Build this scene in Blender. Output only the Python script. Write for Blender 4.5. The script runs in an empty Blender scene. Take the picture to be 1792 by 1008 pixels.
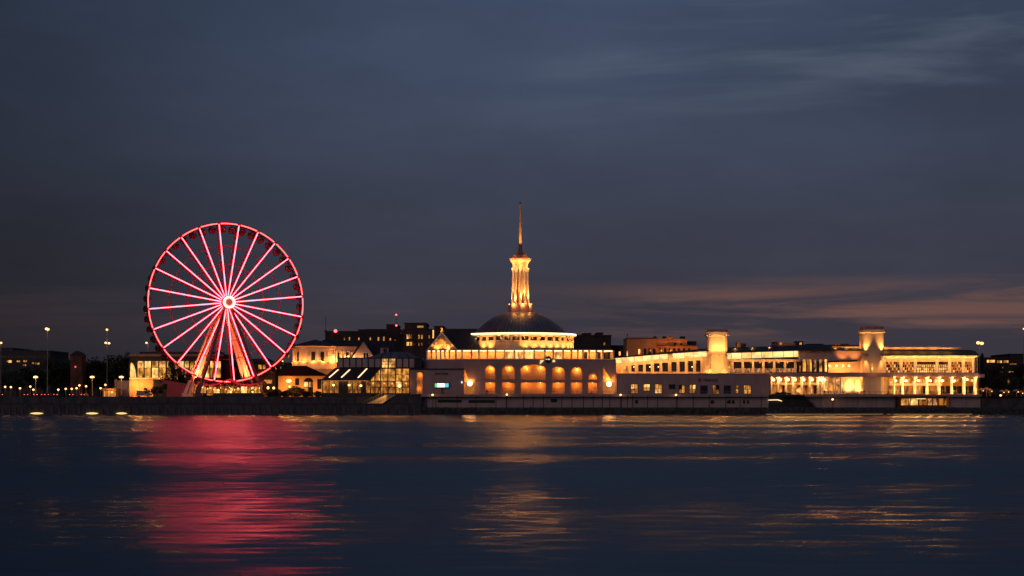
import bpy, bmesh, math, random
from mathutils import Vector, Matrix
random.seed(7)
R_ = math.radians
sc = bpy.context.scene
COL = sc.collection

# ------------------------------------------------------------------ camera
F = 3270.0          # focal length in photo pixels (photo 1792 x 1008)
HOR = 700.0         # photo row of the horizon
CH = 5.35           # camera height over the water
cam_d = bpy.data.cameras.new('camera'); cam = bpy.data.objects.new('camera', cam_d); COL.objects.link(cam)
cam.location = (0, 0, CH); cam.rotation_euler = (R_(90), 0, 0)
cam_d.sensor_width = 36; cam_d.lens = 36 * F / 1792
cam_d.shift_y = (HOR - 504) / 1792
cam_d.clip_start = 1; cam_d.clip_end = 30000
sc.camera = cam

def S(Y): return Y / F
def X(px, Y): return (px - 896) * Y / F
def Z(py, Y): return CH + (HOR - py) * Y / F

# ------------------------------------------------------------------ world / sun / exposure
w = bpy.data.worlds.new('World'); sc.world = w; w.use_nodes = True
nt = w.node_tree; nt.nodes.clear()
def N(t, **k):
    n = nt.nodes.new(t)
    for a, b in k.items(): setattr(n, a, b)
    return n
def L(a, b): nt.links.new(a, b)
def ramp(node, stops):
    cr = node.color_ramp
    while len(cr.elements) > 1: cr.elements.remove(cr.elements[-1])
    cr.elements[0].position = stops[0][0]; cr.elements[0].color = (*stops[0][1], 1)
    for p, c in stops[1:]:
        e = cr.elements.new(p); e.color = (*c, 1)
def math_(op, a, b=None, clamp=False):
    n = N('ShaderNodeMath', operation=op, use_clamp=clamp)
    for i, v in enumerate((a, b)):
        if v is None: continue
        if isinstance(v, (int, float)): n.inputs[i].default_value = v
        else: L(v, n.inputs[i])
    return n.outputs[0]
def mixc(fac, a, b, mode='MIX'):
    n = N('ShaderNodeMix', data_type='RGBA', blend_type=mode)
    for s, v in ((n.inputs[0], fac), (n.inputs[6], a), (n.inputs[7], b)):
        if isinstance(v, (int, float)): s.default_value = v
        elif isinstance(v, tuple): s.default_value = (*v, 1)
        else: L(v, s)
    return n.outputs[2]
def maprange(v, a, b, c=0.0, d=1.0, smooth=True):
    n = N('ShaderNodeMapRange', interpolation_type='SMOOTHSTEP' if smooth else 'LINEAR')
    L(v, n.inputs[0])
    for i, q in enumerate((a, b, c, d)): n.inputs[i + 1].default_value = q
    return n.outputs[0]
def noise(vec, scale, sx, sz, detail=4, rough=0.55, off=(0, 0, 0), dist=0.0):
    m = N('ShaderNodeMapping'); L(vec, m.inputs[0]); m.inputs['Location'].default_value = off
    m.inputs['Scale'].default_value = (sx, sx, sz)
    t = N('ShaderNodeTexNoise'); L(m.outputs[0], t.inputs['Vector'])
    t.inputs['Scale'].default_value = scale; t.inputs['Detail'].default_value = detail
    t.inputs['Roughness'].default_value = rough; t.inputs['Distortion'].default_value = dist
    return t.outputs[0]
SKO = (8.1, 2.0, .30)
SUN_EL, SUN_AZ = 2.5, 200      # last afterglow low behind the camera
tc = N('ShaderNodeTexCoord'); D = tc.outputs['Generated']
sep = N('ShaderNodeSeparateXYZ'); L(D, sep.inputs[0]); zz = sep.outputs[2]; xx = sep.outputs[0]
el = N('ShaderNodeValToRGB'); L(maprange(zz, 0, 0.5, smooth=False), el.inputs[0])
ramp(el, [(0.0, (.042, .038, .052)), (.07, (.043, .040, .058)), (.16, (.044, .048, .076)), (.28, (.046, .059, .101)), (.42, (.044, .063, .113)), (.7, (.036, .056, .104)), (1, (.030, .048, .092))])
col = el.outputs[0]
# broad cloud deck, darker and lighter areas
n1 = noise(D, 3.0, 1.0, 3.0, 5, .55, (1.7, .4, 0))
n2 = noise(D, 9.0, 1.0, 4.0, 5, .6, (5.2, 1.4, .3))
deck = math_('MULTIPLY', maprange(n1, .3, .7, .84, 1.12), maprange(n2, .25, .75, .94, 1.06))
deck = math_('MULTIPLY', deck, math_('MULTIPLY', maprange(xx, -.31, -.02, .40, 1.03), maprange(xx, .12, .30, 1.0, .80)))     # sides darkened in the colour like lens vignetting, brightest ahead
cb = N('ShaderNodeCombineColor'); [L(deck, cb.inputs[i]) for i in range(3)]
col = mixc(1.0, col, cb.outputs[0], 'MULTIPLY')
# thin pale streaks higher up
n3 = noise(D, 4.2, 1.0, 8.0, 5, .55, SKO, .4)
st = math_('MULTIPLY', math_('MULTIPLY', maprange(n3, .50, .72), maprange(zz, .12, .18)), maprange(xx, -.06, .10))
col = mixc(math_('MULTIPLY', st, .62), col, (.105, .135, .185))
# low clouds still catching the afterglow
n4 = noise(D, 5.0, 1.0, 15.0, 6, .62, (.9, 0, .25), .6)
band = math_('MULTIPLY', maprange(zz, .026, .040), maprange(zz, .070, .050))
az = maprange(xx, -.02, .14)
pk = math_('MULTIPLY', math_('MULTIPLY', maprange(n4, .40, .66), band), math_('ADD', math_('MULTIPLY', az, .9), .1))
col = mixc(math_('MULTIPLY', pk, .95), col, (.150, .078, .068))
sky = N('ShaderNodeTexSky', sky_type='NISHITA'); sky.sun_disc = False
sky.sun_elevation = R_(SUN_EL); sky.sun_rotation = R_(SUN_AZ)
skm = mixc(1.0, sky.outputs[0], (.0015, .0015, .0015), 'MULTIPLY')
col = mixc(1.0, col, skm, 'ADD')
bg = N('ShaderNodeBackground'); L(col, bg.inputs[0]); bg.inputs[1].default_value = 1.0
wo = N('ShaderNodeOutputWorld'); L(bg.outputs[0], wo.inputs[0])

sun_d = bpy.data.lights.new('sun', 'SUN'); sun = bpy.data.objects.new('sun', sun_d); COL.objects.link(sun)
sun_d.energy = 0.29; sun_d.angle = R_(25); sun_d.color = (1, .70, .68)
sun.rotation_euler = (R_(90 - 14), 0, R_(-22))     # from behind the camera, low
sun.location = (0, 0, 200)
vs = sc.view_settings
vs.view_transform = 'Standard'; vs.look = 'None'; vs.exposure = 0; vs.gamma = 1; vs.use_curve_mapping = False
sc.render.engine = 'CYCLES'
sc.cycles.use_denoising = True
try: sc.cycles.denoiser = 'OPENIMAGEDENOISE'
except Exception: pass
sc.cycles.max_bounces = 5; sc.cycles.diffuse_bounces = 3; sc.cycles.glossy_bounces = 3
sc.cycles.sample_clamp_indirect = 4; sc.cycles.sample_clamp_direct = 0
sc.cycles.use_light_tree = True

# ------------------------------------------------------------------ materials
MATS = {}
def mat(name, c, rough=.8, var=.18, scale=.35, metal=0.0, spec=.3, bump=0.0, c2=None):
    """plain surface with mottled wear"""
    if name in MATS: return MATS[name]
    m = bpy.data.materials.new(name); m.use_nodes = True; t = m.node_tree
    b = t.nodes['Principled BSDF']
    b.inputs['Roughness'].default_value = rough; b.inputs['Metallic'].default_value = metal
    b.inputs['Specular IOR Level'].default_value = spec
    tcn = t.nodes.new('ShaderNodeTexCoord')
    mp = t.nodes.new('ShaderNodeMapping'); mp.inputs['Scale'].default_value = (1, 1, .45)
    n = t.nodes.new('ShaderNodeTexNoise'); n.inputs['Scale'].default_value = scale; n.inputs['Detail'].default_value = 6
    n.inputs['Roughness'].default_value = .65
    r = t.nodes.new('ShaderNodeValToRGB')
    a = tuple(max(0, x * (1 - var * 1.6)) for x in c); d = c2 or tuple(min(.95, x * (1 + var)) for x in c)
    r.color_ramp.elements[0].position = .3; r.color_ramp.elements[0].color = (*a, 1)
    r.color_ramp.elements[1].position = .7; r.color_ramp.elements[1].color = (*d, 1)
    t.links.new(tcn.outputs['Object'], mp.inputs[0]); t.links.new(mp.outputs[0], n.inputs['Vector'])
    t.links.new(n.outputs[0], r.inputs[0]); t.links.new(r.outputs[0], b.inputs['Base Color'])
    if bump:
        bn = t.nodes.new('ShaderNodeBump'); bn.inputs['Strength'].default_value = bump; bn.inputs['Distance'].default_value = .1
        n2 = t.nodes.new('ShaderNodeTexNoise'); n2.inputs['Scale'].default_value = scale * 6; n2.inputs['Detail'].default_value = 5
        t.links.new(tcn.outputs['Object'], n2.inputs['Vector'])
        t.links.new(n2.outputs[0], bn.inputs['Height']); t.links.new(bn.outputs[0], b.inputs['Normal'])
    MATS[name] = m; return m
def glow(name, c, k):
    if name in MATS: return MATS[name]
    m = bpy.data.materials.new(name); m.use_nodes = True; t = m.node_tree
    b = t.nodes['Principled BSDF']; b.inputs['Base Color'].default_value = (.5, .45, .4, 1)
    b.inputs['Emission Color'].default_value = (*c, 1); b.inputs['Emission Strength'].default_value = k
    MATS[name] = m; return m
def litwin(name, c, k, lo=.15, scale=.8, seed=0.0, vert=.5):
    """a lit room behind glass: uneven warm light with darker furniture and walls"""
    if name in MATS: return MATS[name]
    m = bpy.data.materials.new(name); m.use_nodes = True; t = m.node_tree
    b = t.nodes['Principled BSDF']; b.inputs['Base Color'].default_value = (.03, .03, .035, 1)
    b.inputs['Roughness'].default_value = .12
    tcn = t.nodes.new('ShaderNodeTexCoord'); oi = t.nodes.new('ShaderNodeObjectInfo')
    add = t.nodes.new('ShaderNodeVectorMath'); add.operation = 'ADD'
    cmb = t.nodes.new('ShaderNodeCombineXYZ')
    mu = t.nodes.new('ShaderNodeMath'); mu.operation = 'MULTIPLY'; mu.inputs[1].default_value = 57.0
    t.links.new(oi.outputs['Random'], mu.inputs[0]); t.links.new(mu.outputs[0], cmb.inputs[0]); cmb.inputs[2].default_value = seed
    t.links.new(tcn.outputs['Object'], add.inputs[0]); t.links.new(cmb.outputs[0], add.inputs[1])
    mp = t.nodes.new('ShaderNodeMapping'); mp.inputs['Scale'].default_value = (1, 1, vert)
    t.links.new(add.outputs[0], mp.inputs[0])
    n = t.nodes.new('ShaderNodeTexNoise'); n.inputs['Scale'].default_value = scale; n.inputs['Detail'].default_value = 3
    t.links.new(mp.outputs[0], n.inputs['Vector'])
    v = t.nodes.new('ShaderNodeTexVoronoi'); v.inputs['Scale'].default_value = scale * 1.1
    t.links.new(mp.outputs[0], v.inputs['Vector'])
    r = t.nodes.new('ShaderNodeValToRGB')
    r.color_ramp.elements[0].position = .36; r.color_ramp.elements[0].color = (c[0] * lo, c[1] * lo * .8, c[2] * lo * .6, 1)
    r.color_ramp.elements[1].position = .64; r.color_ramp.elements[1].color = (*c, 1)
    t.links.new(n.outputs[0], r.inputs[0])
    mx = t.nodes.new('ShaderNodeMix'); mx.data_type = 'RGBA'; mx.blend_type = 'MULTIPLY'; mx.inputs[0].default_value = .55
    bw_ = t.nodes.new('ShaderNodeRGBToBW'); t.links.new(v.outputs['Color'], bw_.inputs[0])
    t.links.new(r.outputs[0], mx.inputs[6]); t.links.new(bw_.outputs[0], mx.inputs[7])
    t.links.new(mx.outputs[2], b.inputs['Emission Color']); b.inputs['Emission Strength'].default_value = k
    MATS[name] = m; return m

M = dict(
    stucco=mat('stucco', (.37, .255, .245), .9, .13, .22, bump=.15),
    stucco2=mat('stucco_pale', (.42, .30, .285), .9, .12, .25, bump=.15),
    cream=mat('cream_plaster', (.66, .50, .33), .85, .12, .3, bump=.1),
    ochre=mat('ochre_plaster', (.62, .40, .20), .85, .14, .3, bump=.1),
    terra=mat('terracotta_plaster', (.50, .26, .12), .9, .12, .2),
    white=mat('white_paint', (.78, .70, .58), .6, .08, .5),
    slate=mat('slate_roof', (.020, .025, .036), .6, .25, .6, bump=.2),
    zinc=mat('zinc_roof', (.095, .115, .16), .45, .2, .4, metal=.3, spec=.5),
    darkroof=mat('dark_roof_felt', (.05, .045, .05), .8, .2, .3),
    dark=mat('dark_metal', (.025, .026, .03), .5, .25, .6),
    steel=mat('painted_steel', (.30, .26, .26), .5, .15, .6),
    redsteel=mat('red_painted_steel', (.34, .012, .018), .45, .12, .8),
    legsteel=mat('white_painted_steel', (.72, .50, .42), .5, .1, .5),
    glassd=mat('dark_glass', (.018, .02, .026), .12, .3, .5, spec=.6),
    brickd=mat('dark_brick', (.045, .035, .036), .9, .3, .3),
    brickr=mat('red_brick', (.12, .055, .05), .9, .3, .4),
    concr=mat('quay_concrete', (.075, .074, .080), .9, .35, .5, bump=.4),
    rock=mat('wet_rock', (.065, .064, .064), .75, .4, .8, bump=.5),
    panel=mat('terrace_panel', (.40, .315, .315), .9, .16, .35, bump=.15),
    ground=mat('paving', (.07, .065, .065), .9, .2, .2),
    leaf=mat('foliage', (.030, .042, .022), .7, .4, .9),
    trunk=mat('bark', (.03, .024, .02), .9, .3, 1.5),
    sign_d=mat('dark_lettering', (.05, .035, .04), .7, .1, 1),
    sign_b=mat('brown_lettering', (.10, .045, .012), .7, .1, 1),
    redl=mat('red_lettering', (.30, .03, .04), .6, .1, 1),
    banner=mat('dark_banner', (.02, .024, .035), .7, .3, .5),
    asph=mat('asphalt', (.03, .03, .032), .9, .2, .3),
    carp=mat('car_paint', (.05, .05, .06), .25, .2, .6, spec=.6),
    cloth=mat('dark_clothing', (.03, .028, .035), .9, .3, 2),
    canvas=mat('canvas', (.45, .26, .15), .9, .15, .6),
    redcanvas=mat('red_canvas', (.40, .10, .12), .85, .15, .5),
    awning=mat('dark_green_awning', (.02, .03, .018), .8, .2, .5),
)
WARM = (1, .47, .13)
M['win'] = litwin('lit_room', (1, .40, .065), 1.45, .08)
M['win_hot'] = litwin('bright_lit_room', (1, .50, .14), 2.7, .18, .7)
M['win_dim'] = litwin('dim_lit_room', (1, .34, .045), .75, .08, .8)
M['shop'] = litwin('shop_interior', (1, .42, .15), .9, .02, 1.5, 3.0)
M['lamp'] = glow('lamp_glass', (1, .50, .16), 2.4)
M['lampw'] = glow('lamp_glass_white', (1, .50, .18), 2.8)
M['cove'] = glow('cove_light', (1, .68, .34), 2.6)
M['soffit'] = litwin('self_lit_soffit', (1, .66, .25), 2.0, .72, .22)  # panels glow themselves in place of light cast on the soffit
M['strip'] = glow('roof_light_strip', (1, .70, .35), 1.6)
M['water_glint'] = glow('lamp_reflection_glow', (1, .62, .20), 1.3)  # emission of the modelled lamp reflections on the water
M['redlamp'] = glow('red_beacon', (1, .05, .06), 8)
M['tail'] = glow('tail_light', (1, .10, .05), 3)
M['tube'] = glow('neon_tube', (1, .062, .086), 15.0)
M['tube_rim'] = glow('neon_tube_rim', (1, .045, .045), 10.0)
M['ring'] = glow('hub_ring_light', (1, .22, .14), 8.0)
M['screen_w'] = glow('screen_white', (1, .97, .93), 1.6)
M['screen_g'] = glow('screen_green', (.06, .75, .30), .9)
M['screen_c'] = glow('screen_cyan', (.10, .70, .80), .9)

# ------------------------------------------------------------------ mesh helpers
ORG = {}
class MB:
    def __init__(s): s.v = []; s.f = []
    def add(s, vs_, fs):
        o = len(s.v); s.v += [tuple(p) for p in vs_]; s.f += [tuple(i + o for i in q) for q in fs]; return s
    def box(s, x0, x1, y0, y1, z0, z1):
        return s.add([(x0, y0, z0), (x1, y0, z0), (x1, y1, z0), (x0, y1, z0), (x0, y0, z1), (x1, y0, z1), (x1, y1, z1), (x0, y1, z1)],
                     [(0, 3, 2, 1), (4, 5, 6, 7), (0, 1, 5, 4), (1, 2, 6, 5), (2, 3, 7, 6), (3, 0, 4, 7)])
    def pbox(s, px0, px1, py0, py1, Yf, Yb):
        """front face given in photo pixels at depth Yf, pushed straight back to Yb"""
        return s.box(X(px0, Yf), X(px1, Yf), Yf, Yb, Z(py1, Yf), Z(py0, Yf))
    def prism(s, poly, y0, y1):
        """poly = (x,z) points counter-clockwise seen from -Y"""
        n = len(poly); vs_ = [(x, y0, z) for x, z in poly] + [(x, y1, z) for x, z in poly]
        fs = [tuple(range(n)), tuple(range(2 * n - 1, n - 1, -1))] + [(i, i + n, (i + 1) % n + n, (i + 1) % n) for i in range(n)]
        return s.add(vs_, fs)
    def pprism(s, poly, Yf, Yb): return s.prism([(X(a, Yf), Z(b, Yf)) for a, b in poly], Yf, Yb)
    def tube(s, p0, p1, r0, r1=None, n=8, caps=True):
        r1 = r0 if r1 is None else r1
        p0 = Vector(p0); p1 = Vector(p1); d = (p1 - p0).normalized()
        a = d.orthogonal().normalized(); b = d.cross(a)
        vs_ = []
        for p, r in ((p0, r0), (p1, r1)):
            for i in range(n):
                t = 2 * math.pi * i / n; vs_.append(p + a * (r * math.cos(t)) + b * (r * math.sin(t)))
        fs = [(i, (i + 1) % n, (i + 1) % n + n, i + n) for i in range(n)]
        if caps: fs += [tuple(range(n - 1, -1, -1)), tuple(range(n, 2 * n))]
        return s.add(vs_, fs)
    def bar(s, p0, p1, wv, hv):
        """box beam between two points, half-extent vectors wv, hv"""
        p0 = Vector(p0); p1 = Vector(p1); wv = Vector(wv); hv = Vector(hv)
        vs_ = [p + a * wv + b * hv for p in (p0, p1) for a, b in ((-1, -1), (1, -1), (1, 1), (-1, 1))]
        return s.add(vs_, [(0, 3, 2, 1), (4, 5, 6, 7), (0, 1, 5, 4), (1, 2, 6, 5), (2, 3, 7, 6), (3, 0, 4, 7)])
    def lathe(s, prof, cx, cy, n=32, a0=0.0, a1=None):
        """prof = (r,z) from bottom to top"""
        full = a1 is None; a1 = a0 + 2 * math.pi if full else a1; m = n if full else n + 1
        vs_ = []
        for r, z in prof:
            for i in range(m):
                t = a0 + (a1 - a0) * i / n; vs_.append((cx + r * math.cos(t), cy + r * math.sin(t), z))
        fs = []
        for k in range(len(prof) - 1):
            for i in range(n):
                j = (i + 1) % m; fs.append((k * m + i, k * m + j, (k + 1) * m + j, (k + 1) * m + i))
        if full:
            fs.append(tuple(range(m - 1, -1, -1))); fs.append(tuple((len(prof) - 1) * m + i for i in range(m)))
        return s.add(vs_, fs)
    def sphere(s, c, r, n=10, rz=None):
        rz = rz or r
        return s.lathe([(max(.001, r * math.sin(math.pi * k / 7)), c[2] - rz * math.cos(math.pi * k / 7)) for k in range(8)], c[0], c[1], n)
    def build(s, name, material, parent=None, loc=None, smooth=False):
        o_ = ORG.get(parent.name, Vector((0, 0, 0))) if parent else Vector((0, 0, 0))
        off = Vector(loc) if loc is not None else o_
        me = bpy.data.meshes.new(name); me.from_pydata([(x - off.x, y - off.y, z - off.z) for x, y, z in s.v], [], s.f); me.update()
        bm = bmesh.new(); bm.from_mesh(me); bmesh.ops.recalc_face_normals(bm, faces=bm.faces); bm.to_mesh(me); bm.free()
        if smooth:
            for p in me.polygons: p.use_smooth = True
        return mobj(name, me, material, parent, (off - o_) if loc is not None else (0, 0, 0), off)
def mobj(name, me, material, parent=None, loc=(0, 0, 0), org=None):
    o = bpy.data.objects.new(name, me); COL.objects.link(o)
    if material is not None and not me.materials: me.materials.append(material)
    o.location = loc
    if parent: o.parent = parent
    ORG[o.name] = Vector(org) if org is not None else (ORG.get(parent.name, Vector((0, 0, 0))) + Vector(loc) if parent else Vector(loc))
    return o
def tag(o, label=None, cat=None, group=None, kind=None):
    if label: o['label'] = label
    if cat: o['category'] = cat
    if group: o['group'] = group
    if kind: o['kind'] = kind
    return o
def thing(name, label, cat, loc, group=None):
    o = bpy.data.objects.new(name, None); COL.objects.link(o); o.location = loc; o.empty_display_size = 1
    ORG[o.name] = Vector(loc); return tag(o, label, cat, group)
def struct(name, mb, m, smooth=False): return tag(mb.build(name, m, smooth=smooth), kind='structure')
def copy_tree(o, loc, parent=None, rz=None, scale=None):
    c = o.copy(); COL.objects.link(c); c.parent = parent; c.location = loc
    if rz is not None: c.rotation_euler = (0, 0, rz)
    if scale is not None: c.scale = scale
    for ch in [q for q in o.children]: copy_tree(ch, ch.location.copy(), c)
    return c
def holes(name, outer, hs, Yf, depth, m, parent):
    """wall sheet with real openings; outer/hs are photo-pixel polygons at depth Yf"""
    cu = bpy.data.curves.new('tmp', 'CURVE'); cu.dimensions = '2D'; cu.fill_mode = 'BOTH'; cu.extrude = depth / 2
    for poly in [outer] + hs:
        sp = cu.splines.new('POLY'); sp.points.add(len(poly) - 1); sp.use_cyclic_u = True
        for i, (a, b) in enumerate(poly): sp.points[i].co = (X(a, Yf), Z(b, Yf), 0, 1)
    t = bpy.data.objects.new('tmp', cu); COL.objects.link(t)
    dg = bpy.context.evaluated_depsgraph_get(); dg.update()
    me = bpy.data.meshes.new_from_object(t.evaluated_get(dg))
    o_ = ORG.get(parent.name, Vector((0, 0, 0)))
    for v in me.vertices:
        x, z, y = v.co; v.co = (x - o_.x, y + Yf + depth / 2 - o_.y, z - o_.z)
    bm = bmesh.new(); bm.from_mesh(me); bmesh.ops.remove_doubles(bm, verts=bm.verts, dist=.001); bmesh.ops.recalc_face_normals(bm, faces=bm.faces); bm.to_mesh(me); bm.free()
    bpy.data.objects.remove(t); bpy.data.curves.remove(cu); me.name = name
    me.materials.clear()
    return mobj(name, me, m, parent, (0, 0, 0), o_)
def lettering(name, body, size, Yf, px, py, m, parent, bold=0.0):
    cu = bpy.data.curves.new('tmp', 'FONT'); cu.body = body; cu.size = size; cu.extrude = .06; cu.offset = bold
    t = bpy.data.objects.new('tmp', cu); COL.objects.link(t)
    dg = bpy.context.evaluated_depsgraph_get(); dg.update()
    me = bpy.data.meshes.new_from_object(t.evaluated_get(dg)); bpy.data.objects.remove(t); bpy.data.curves.remove(cu)
    o_ = ORG.get(parent.name, Vector((0, 0, 0)))
    for v in me.vertices:
        x, z, y = v.co; v.co = (x + X(px, Yf) - o_.x, Yf - y - o_.y, z + Z(py, Yf) - o_.z)
    me.materials.clear(); me.name = name
    return mobj(name, me, m, parent, (0, 0, 0), o_)
PWR = {'domed_hall': 1.7, 'spire_tower': 2.6, 'pier_terminal': 2.4, 'terracotta_building': .16, 'lamp_mast': .05, 'globe_lamp': .6, 'boarding_station': 2.2, 'round_house': 2.2, 'low_pavilion': 1.6, 'ferris_wheel': 3.0}
def light(kind, p, power, parent, color=WARM, radius=.2, target=None, angle=90, blend=.6, size=None):
    power *= PWR.get(parent.name.split('.')[0], 1.0) if parent else 1.0
    d = bpy.data.lights.new('lamp_light', kind); d.energy = power; d.color = (color[0], color[1] * .90, color[2] * .72)
    if kind == 'AREA':
        d.shape = 'RECTANGLE'; d.size, d.size_y = size
    else: d.shadow_soft_size = radius
    if kind == 'SPOT': d.spot_size = R_(angle); d.spot_blend = blend
    o = bpy.data.objects.new('lamp_light', d); COL.objects.link(o)
    if parent: o.parent = parent; o.location = Vector(p) - ORG[parent.name]
    else: o.location = p
    if target is not None:
        o.rotation_euler = (Vector(target) - Vector(p)).to_track_quat('-Z', 'Y').to_euler()
    return o
def window(parent, px0, px1, py0, py1, Y, wm, fm=None, nx=2, nz=2, fw=.16, depth=.25, pane_mats=None):
    """frame proud of the wall, panes set back inside it (Y = outer wall face)"""
    x0, x1, z0, z1 = X(px0, Y), X(px1, Y), Z(py1, Y), Z(py0, Y); fm = fm or M['dark']
    m = MB()
    m.box(x0 - fw, x1 + fw, Y - .12, Y + .06, z1, z1 + fw); m.box(x0 - fw, x1 + fw, Y - .16, Y + .06, z0 - fw, z0)
    m.box(x0 - fw, x0, Y - .11, Y + .06, z0, z1); m.box(x1, x1 + fw, Y - .11, Y + .06, z0, z1)
    for i in range(1, nx):
        q = x0 + (x1 - x0) * i / nx; m.box(q - fw * .5, q + fw * .5, Y - .10, Y + .03, z0, z1)
    for i in range(1, nz):
        q = z0 + (z1 - z0) * i / nz; m.box(x0, x1, Y - .09, Y + .02, q - fw * .4, q + fw * .4)
    o = m.build('window', fm, parent)
    k = 0
    for i in range(nx):
        for j in range(nz):
            a0, a1 = x0 + (x1 - x0) * i / nx, x0 + (x1 - x0) * (i + 1) / nx
            b0, b1 = z0 + (z1 - z0) * j / nz, z0 + (z1 - z0) * (j + 1) / nz
            pm = wm if pane_mats is None else pane_mats[k % len(pane_mats)]
            MB().box(a0 + .02, a1 - .02, Y - .05, Y - .01, b0 + .02, b1 - .02).build('pane', pm, o, loc=((a0 + a1) / 2, Y, (b0 + b1) / 2)); k += 1
    return o

GZ = 6.6      # town ground
TZ = 7.48     # terrace deck on the right
QY = 700.0    # quay front

# ================================================================== setting
# water
SW, WV, RP, LEAN, REFL, SOFF = .20, .05, .08, .041, .36, 91.1
def water_mat():
    m = bpy.data.materials.new('river_water'); m.use_nodes = True; t = m.node_tree; b = t.nodes['Principled BSDF']
    b.inputs['Base Color'].default_value = (.006, .009, .014, 1); b.inputs['IOR'].default_value = 1.33
    b.inputs['Specular IOR Level'].default_value = .5
    def n(ty): return t.nodes.new(ty)
    g = n('ShaderNodeTexCoord')
    def nz(sx, sy, det, rot=0.0, off=0.0, ro=.5):
        mp = n('ShaderNodeMapping'); mp.inputs['Scale'].default_value = (sx, sy, 1); mp.inputs['Rotation'].default_value = (0, 0, rot); mp.inputs['Location'].default_value = (off, off * .7, 0)
        t.links.new(g.outputs['Object'], mp.inputs[0])
        q = n('ShaderNodeTexNoise'); q.inputs['Scale'].default_value = 1; q.inputs['Detail'].default_value = det; q.inputs['Roughness'].default_value = ro
        t.links.new(mp.outputs[0], q.inputs['Vector']); return q.outputs[0]
    def ma(op, a, b=None):
        q = n('ShaderNodeMath'); q.operation = op
        for i, v in enumerate((a, b)):
            if v is None: continue
            if isinstance(v, (int, float)): q.inputs[i].default_value = v
            else: t.links.new(v, q.inputs[i])
        return q.outputs[0]
    def sl_(h, k): return ma('MULTIPLY', ma('SUBTRACT', h, .5), k)
    # slopes of the water surface (rise per metre): swell, waves, ripples; wind leans the visible faces to the near shore
    sy_ = ma('ADD', ma('ADD', sl_(nz(.0045, .020, 2, .05, SOFF), SW), sl_(nz(.02, .11, 3, -.06, 7.7), WV)), sl_(nz(.12, .75, 4, .03, 1.3, .6), RP))
    sy_ = ma('ADD', sy_, LEAN)
    sx_ = ma('ADD', sl_(nz(.03, .08, 3, .3, 5.5), .35), sl_(nz(.25, .6, 3, .2, 2.2), 1.1))
    cv = n('ShaderNodeCombineXYZ'); t.links.new(sx_, cv.inputs[0]); t.links.new(ma('MULTIPLY', sy_, -1.0), cv.inputs[1]); cv.inputs[2].default_value = 1
    nv = n('ShaderNodeVectorMath'); nv.operation = 'NORMALIZE'; t.links.new(cv.outputs[0], nv.inputs[0])
    t.links.new(nv.outputs[0], b.inputs['Normal'])
    rr = n('ShaderNodeMapRange'); t.links.new(nz(.006, .02, 3, .02, 9.0), rr.inputs[0])
    rr.inputs[1].default_value = .3; rr.inputs[2].default_value = .7; rr.inputs[3].default_value = .11; rr.inputs[4].default_value = .165
    t.links.new(rr.outputs[0], b.inputs['Roughness'])
    df = n('ShaderNodeBsdfDiffuse'); df.inputs[0].default_value = (.062, .115, .175, 1)      # facets turned away show only the dark body of the water
    mx = n('ShaderNodeMixShader'); mx.inputs[0].default_value = 1 - REFL
    t.links.new(b.outputs[0], mx.inputs[1]); t.links.new(df.outputs[0], mx.inputs[2]); t.links.new(mx.outputs[0], t.nodes['Material Output'].inputs[0])
    return m
struct('water', MB().add([(-6000, -300, 0), (6000, -300, 0), (6000, QY + 4, 0), (-6000, QY + 4, 0)], [(0, 1, 2, 3)]), water_mat())
# land: one sheet to the horizon
struct('ground', MB().add([(-9000, 704.5, GZ), (9000, 704.5, GZ), (9000, 20000, GZ), (-9000, 20000, GZ)], [(0, 1, 2, 3)]), M['ground'])
# quay: low dark sea wall on the left, with fender piles, rubble bank on the right
xs = X(737, QY)
lowq = struct('sea_wall', MB().box(-2500, xs, QY, 706, -3, 3.85), M['concr'])
struct('promenade', MB().box(-2500, xs, 703.6, 706.2, 3.86, GZ - .01), M['concr'])
struct('bank_wall', MB().box(X(1716, 708) + .02, 2500, 706.6, 709, 2.0, GZ - .02), M['concr'])
struct('quay_bank', MB().box(xs, 2500, QY + .6, 707.6, -3, 2.55), M['rock'])
for i in range(60):
    px = -8 + i * 12.4 + random.uniform(-2.5, 2.5)
    x = X(px, QY); h = 2.5 + random.random() * .5
    MB().box(x - .28, x + .28, QY - .35, QY + .05, -1, h).build('fender_pile', mat('weathered_timber', (.13, .115, .12), .9, .3, .6), lowq, loc=(x, QY, 0))
coping = MB().box(-300, xs, QY - .22, QY + 1.2, 3.852, 4.05).build('coping', mat('coping_stone', (.075, .05, .055), .9, .3, .4), lowq)
# rubble stones along the right bank
rk = MB()
for i in range(900):
    x = xs + random.random() * (260 - xs + 40); zc = random.random() * 2.3; y = QY + .5 - (1 - zc / 2.6) * .9 + random.uniform(-.2, .2)
    r = random.uniform(.25, .65)
    pts = [Vector((random.gauss(0, 1), random.gauss(0, 1), random.gauss(0, 1))).normalized() for _ in range(1)]
    q = [(x + r * a * random.uniform(.7, 1.2), y + r * b_ * random.uniform(.7, 1.1), zc + r * c_ * random.uniform(.5, .9)) for a in (-1, 1) for b_ in (-1, 1) for c_ in (-1, 1)]
    rk.add(q, [(0, 1, 3, 2), (4, 6, 7, 5), (0, 4, 5, 1), (2, 3, 7, 6), (0, 2, 6, 4), (1, 5, 7, 3)])
tag(rk.build('rubble', M['rock']), 'dark wet rubble stones along the foot of the right bank', 'rubble', kind='stuff')

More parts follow.
